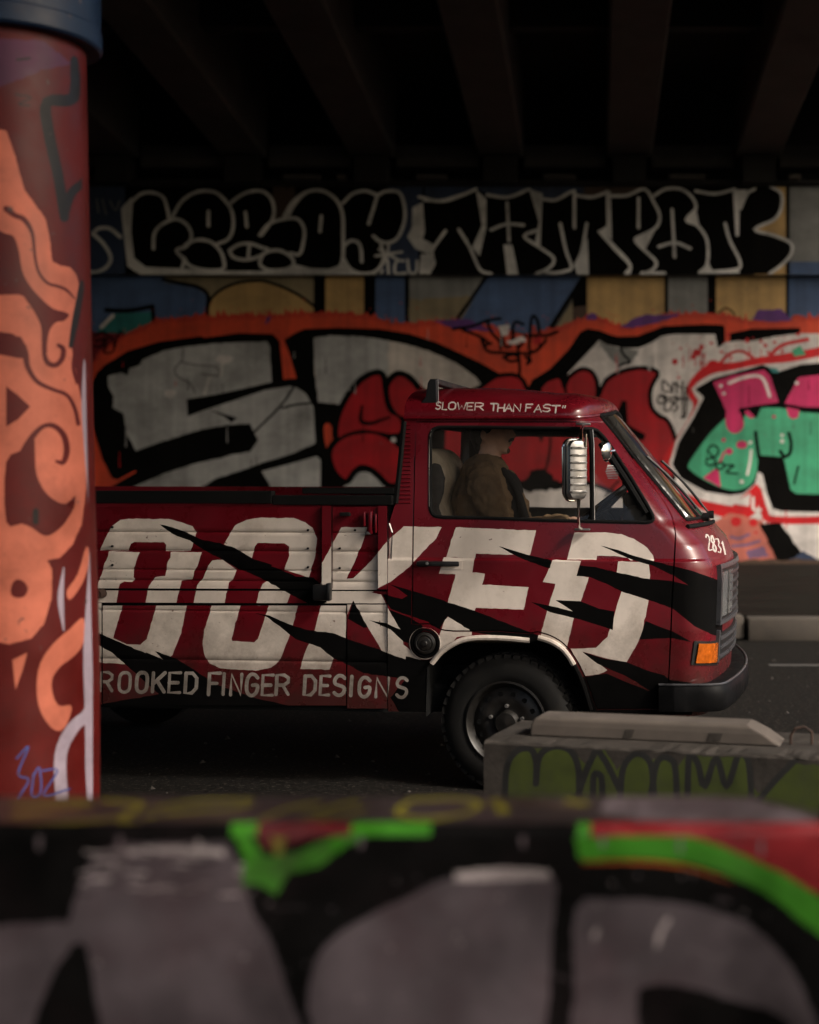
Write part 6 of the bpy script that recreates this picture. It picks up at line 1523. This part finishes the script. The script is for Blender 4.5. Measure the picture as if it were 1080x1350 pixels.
def skinned(m, name, mm_, parent, voxel, sm=6):
    o = mk(name, m.v, m.f, mm_, parent, fmat=m.m, smooth=True)
    md = o.modifiers.new('remesh', 'REMESH'); md.mode = 'VOXEL'; md.voxel_size = voxel; md.use_smooth_shade = True
    s = o.modifiers.new('smooth', 'SMOOTH'); s.iterations = sm; s.factor = .5
    return o
PXM = 7.43 / F          # metres per photo pixel at the driver
hc = D3(648.5, 565)
Ry = lambda a: Matrix.Rotation(math.radians(a), 3, 'Y')
# hands on the rim of the steering wheel
stc = Vector(tuple(L1(792, 668, .5))) - Vector(tuple(po))
RW = Matrix.Rotation(math.radians(-38), 3, 'Y')
def rimpt(deg): a = math.radians(deg); return stc + RW @ Vector((.19 * math.cos(a), .19 * math.sin(a), 0))
m = MB()
sph(m, hc + Vector((-.012, 0, .020)), (.098, .076, .098))                     # cranium
sph(m, hc + Vector((.034, 0, -.040)), (.060, .056, .072), Ry(-8))             # face
sph(m, hc + Vector((.038, 0, -.090)), (.046, .046, .036), Ry(12))             # jaw
sph(m, hc + Vector((.070, 0, -.112)), (.020, .024, .020))                     # chin
sph(m, hc + Vector((.080, 0, .022)), (.018, .052, .016))                      # brow
limb(m, [hc + Vector((.088, 0, .008)), hc + Vector((.102, 0, -.018)), hc + Vector((.112, 0, -.036))], [.009, .012, .014])   # nose
for s in (-1, 1):
    sph(m, hc + Vector((.100, s * .012, -.042)), (.010, .009, .008))
    sph(m, hc + Vector((.060, s * .038, -.022)), (.026, .020, .020))           # cheek
    sph(m, hc + Vector((.082, s * .030, .000)), (.010, .014, .010))            # eyelid
    sph(m, hc + Vector((-.026, s * .079, -.040)), (.018, .011, .030), Ry(-12)) # ear
    sph(m, hc + Vector((-.018, s * .080, -.064)), (.010, .008, .011))
sph(m, hc + Vector((.090, 0, -.068)), (.014, .026, .007)); sph(m, hc + Vector((.087, 0, -.082)), (.014, .024, .008))  # lips
nb = D3(642, 622)
limb(m, [hc + Vector((-.012, 0, -.050)), hc + Vector((-.008, 0, -.110)), nb, D3(636, 660), D3(626, 715)], [.062, .058, .064, .11, .13], 18)
hipL, hipR = D3(628, 735, DY - .10), D3(628, 735, DY + .10)
kneeL, kneeR = D3(735, 742, DY - .13), D3(735, 742, DY + .13)
ftL, ftR = kneeL + Vector((.10, 0, -.42)), kneeR + Vector((.12, 0, -.42))
for h_, k_, f_ in ((hipL, kneeL, ftL), (hipR, kneeR, ftR)):
    limb(m, [h_, (h_ + k_) / 2, k_], [.085, .075, .055]); limb(m, [k_, (k_ * .6 + f_ * .4), f_], [.055, .052, .035]); limb(m, [f_ + Vector((-.04, 0, -.03)), f_ + Vector((.14, 0, -.045))], [.036, .030])
shN, shF = D3(636, 634, DY - .185), D3(636, 634, DY + .185)
elN, elF = D3(660, 706, DY - .24), D3(660, 706, DY + .24)
hdN, hdF = rimpt(215) + Vector((-.035, 0, .012)), rimpt(140) + Vector((-.035, 0, .012))
for sh, el, hd in ((shN, elN, hdN), (shF, elF, hdF)):
    limb(m, [D3(638, 640), sh, (sh + el) / 2, el], [.06, .05, .043, .038]); limb(m, [el, (el + hd) / 2, hd], [.040, .035, .025])
def hand(m, wrist, rim_deg, s):
    rp = rimpt(rim_deg); tang = (rimpt(rim_deg + 4) - rimpt(rim_deg - 4)).normalized(); nrm = (RW @ Vector((0, 0, 1)))
    out = (rp - stc).normalized(); fw = (rp - wrist).normalized()
    pc = wrist + fw * .035 + nrm * .012
    sph(m, pc, (.036, .036, .018), fw.to_track_quat('X', 'Z').to_matrix())
    for k, ln in enumerate((.92, 1.0, .96, .78)):
        b = pc + tang * (-.027 + .018 * k) + fw * .025 + nrm * .008
        q = [b, rp + tang * (-.027 + .018 * k) + nrm * .024 + fw * .0, rp + tang * (-.026 + .018 * k) + out * .0 + fw * .024 + nrm * .002, rp + tang * (-.026 + .018 * k) + fw * .010 * ln - nrm * .022]
        limb(m, q, [.0095, .009, .0085, .007], 8)
    tb = pc - tang * .030
    limb(m, [tb, tb + fw * .030 - tang * .012, rp - tang * .045 + nrm * .018, rp - tang * .05 + fw * .012 + nrm * .014], [.011, .010, .009, .0075], 8)
hand(m, hdN, 215, -1); hand(m, hdF, 140, 1)
bodyo = skinned(m, 'body', 'skin', person, .0062, 4)
# hair: cap over crown, back and nape, with sideburn
m = MB()
sph(m, hc + Vector((-.024, 0, .034)), (.102, .085, .092), n=18); sph(m, hc + Vector((-.068, 0, -.030)), (.046, .074, .066)); sph(m, hc + Vector((-.066, 0, -.080)), (.028, .050, .042))
for s in (-1, 1): sph(m, hc + Vector((-.014, s * .076, -.004)), (.018, .009, .026)); sph(m, hc + Vector((-.052, s * .066, -.045)), (.016, .012, .045))
sph(m, hc + Vector((.045, 0, .082)), (.055, .060, .035))
skinned(m, 'hair', 'hair', person, .006, 2)
m = MB(); limb(m, [hc + Vector((.094, -.028, -.066)), hc + Vector((.104, -.012, -.056)), hc + Vector((.107, 0, -.054)), hc + Vector((.104, .012, -.056)), hc + Vector((.094, .028, -.066))], [.005, .008, .0085, .008, .005], 8)
m.build('moustache', 'hair', person, smooth=True)
m = MB(); sph(m, hc + Vector((.076, 0, -.112)), (.0175, .020, .015)); m.build('beard', 'stubble', person, smooth=True)
for s in (-1, 1):
    MB().lathe([(.0, -.010), (.007, -.007), (.010, 0), (.007, .007), (.0, .010)], n=12, axis='x', c=tuple(hc + Vector((.086, s * .030, .002)))).build('eye', 'seat_cloth', person, smooth=True)
# jacket
m = MB()
Rj = lambda a: Matrix.Rotation(math.radians(a), 3, 'Y')
limb(m, [D3(640, 628), D3(641, 655), D3(640, 690), D3(634, 735)], [.120, .155, .165, .165], 20)
m.v = [(v[0], v[1] * 1.16, v[2]) for v in m.v]
for sh, el, hd in ((shN, elN, hdN), (shF, elF, hdF)):
    limb(m, [D3(638, 632), sh, sh * .5 + el * .5 + Vector((0, 0, 0)), el], [.075, .084, .074, .066], 16)
    limb(m, [el, (el + hd) / 2, el * .12 + hd * .88], [.066, .058, .046], 16)
    for t, amp in ((.25, .008), (.5, .010), (.72, .012), (.9, .014)):
        c_ = sh.lerp(el, t); d_ = (el - sh).normalized().to_track_quat('Z', 'X').to_matrix()
        sph(m, c_ + Vector((.012 * math.sin(t * 20), 0, 0)), (.078 - .012 * t, .080 - .012 * t, .012), d_ @ Matrix.Rotation(.5 * math.sin(t * 9), 3, 'Y'))
for (a, b, r) in (((612, 632), (600, 668), .03), ((606, 660), (602, 700), .034), ((672, 640), (690, 690), .05), ((668, 632), (684, 668), .045)):
    limb(m, [D3(*a), D3(*b)], [r, r * 1.1])
jk = skinned(m, 'jacket', 'jacket', person, .0085, 5)
tx = bpy.data.textures.new('folds', 'CLOUDS'); tx.noise_scale = .075; tx.noise_depth = 2
dp = jk.modifiers.new('folds', 'DISPLACE'); dp.texture = tx; dp.strength = .020; dp.mid_level = .5; dp.texture_coords = 'LOCAL'
tx2 = bpy.data.textures.new('creases', 'MARBLE'); tx2.noise_scale = .09; tx2.turbulence = 9
dp2 = jk.modifiers.new('creases', 'DISPLACE'); dp2.texture = tx2; dp2.strength = .014; dp2.mid_level = .5; dp2.texture_coords = 'LOCAL'
# chest pocket flap, shoulder seam and buttons on the near side
sN = D3(650, 632, DY - .17)
MB().tube([tuple(D3(625, 622, DY - .155)), tuple(D3(640, 624, DY - .20)), tuple(D3(653, 634, DY - .17))], .004, 6).build('shoulder_seam', 'jacket', person, smooth=True)
# folds: seams and a standing, folded collar
def ring(c, rx, ry, tilt, n=40, a0=-150, a1=150):
    Rr = Matrix.Rotation(math.radians(tilt), 3, 'Y'); out = []
    for k in range(n): a = math.radians(a0 + (a1 - a0) * k / (n - 1) + 180); out.append(c + Rr @ Vector((rx * math.cos(a), ry * math.sin(a), 0)))
    return out
cc = D3(645, 617)
r0, r1, r2 = ring(cc + Vector((.002, 0, -.012)), .085, .088, 24), ring(cc + Vector((-.004, 0, .026)), .078, .078, 24), ring(cc + Vector((-.004, 0, -.020)), .104, .112, 26)
V = [tuple(p) for p in r0] + [tuple(p) for p in r1] + [tuple(p) for p in r2]; n_ = len(r0)
m = MB(); m.add(V, [(i, i + 1, n_ + i + 1, n_ + i) for i in range(n_ - 1)] + [(n_ + i, n_ + i + 1, 2 * n_ + i + 1, 2 * n_ + i) for i in range(n_ - 1)])
co = m.build('collar', 'jacket', person, smooth=True); sd = co.modifiers.new('t', 'SOLIDIFY'); sd.thickness = .008; sd.offset = 0; sb2 = co.modifiers.new('s', 'SUBSURF'); sb2.levels = 1; sb2.render_levels = 1
# open front edges (dark lining) and buttons
m = MB()
for s in (-1, 1):
    limb(m, [D3(664, 620, DY + s * .055), D3(682, 648, DY + s * .07), D3(694, 690, DY + s * .08)], [.016, .020, .024])
m.build('jacket_front', 'shirt_dark', person, smooth=True)
c_ = D3(664, 660, DY - .262); 
m = MB(); limb(m, [D3(652, 640, DY), D3(668, 642, DY), D3(674, 690, DY)], [.10, .080, .085]); skinned(m, 'shirt', 'shirt_dark', person, .012, 3)
m = MB()
for h_, k_, f_ in ((hipL, kneeL, ftL), (hipR, kneeR, ftR)):
    limb(m, [h_, (h_ + k_) / 2, k_], [.105, .092, .074]); limb(m, [k_, (k_ * .6 + f_ * .4), f_], [.074, .068, .055])
limb(m, [hipL, hipR], [.11, .11]); skinned(m, 'trousers', 'trousers', person, .013, 3)
for f_ in (ftL, ftR):
    m = MB(); limb(m, [f_ + Vector((-.05, 0, -.035)), f_ + Vector((.05, 0, -.045)), f_ + Vector((.17, 0, -.055))], [.045, .044, .036]); m.build('shoe', 'rubber', person, smooth=True)
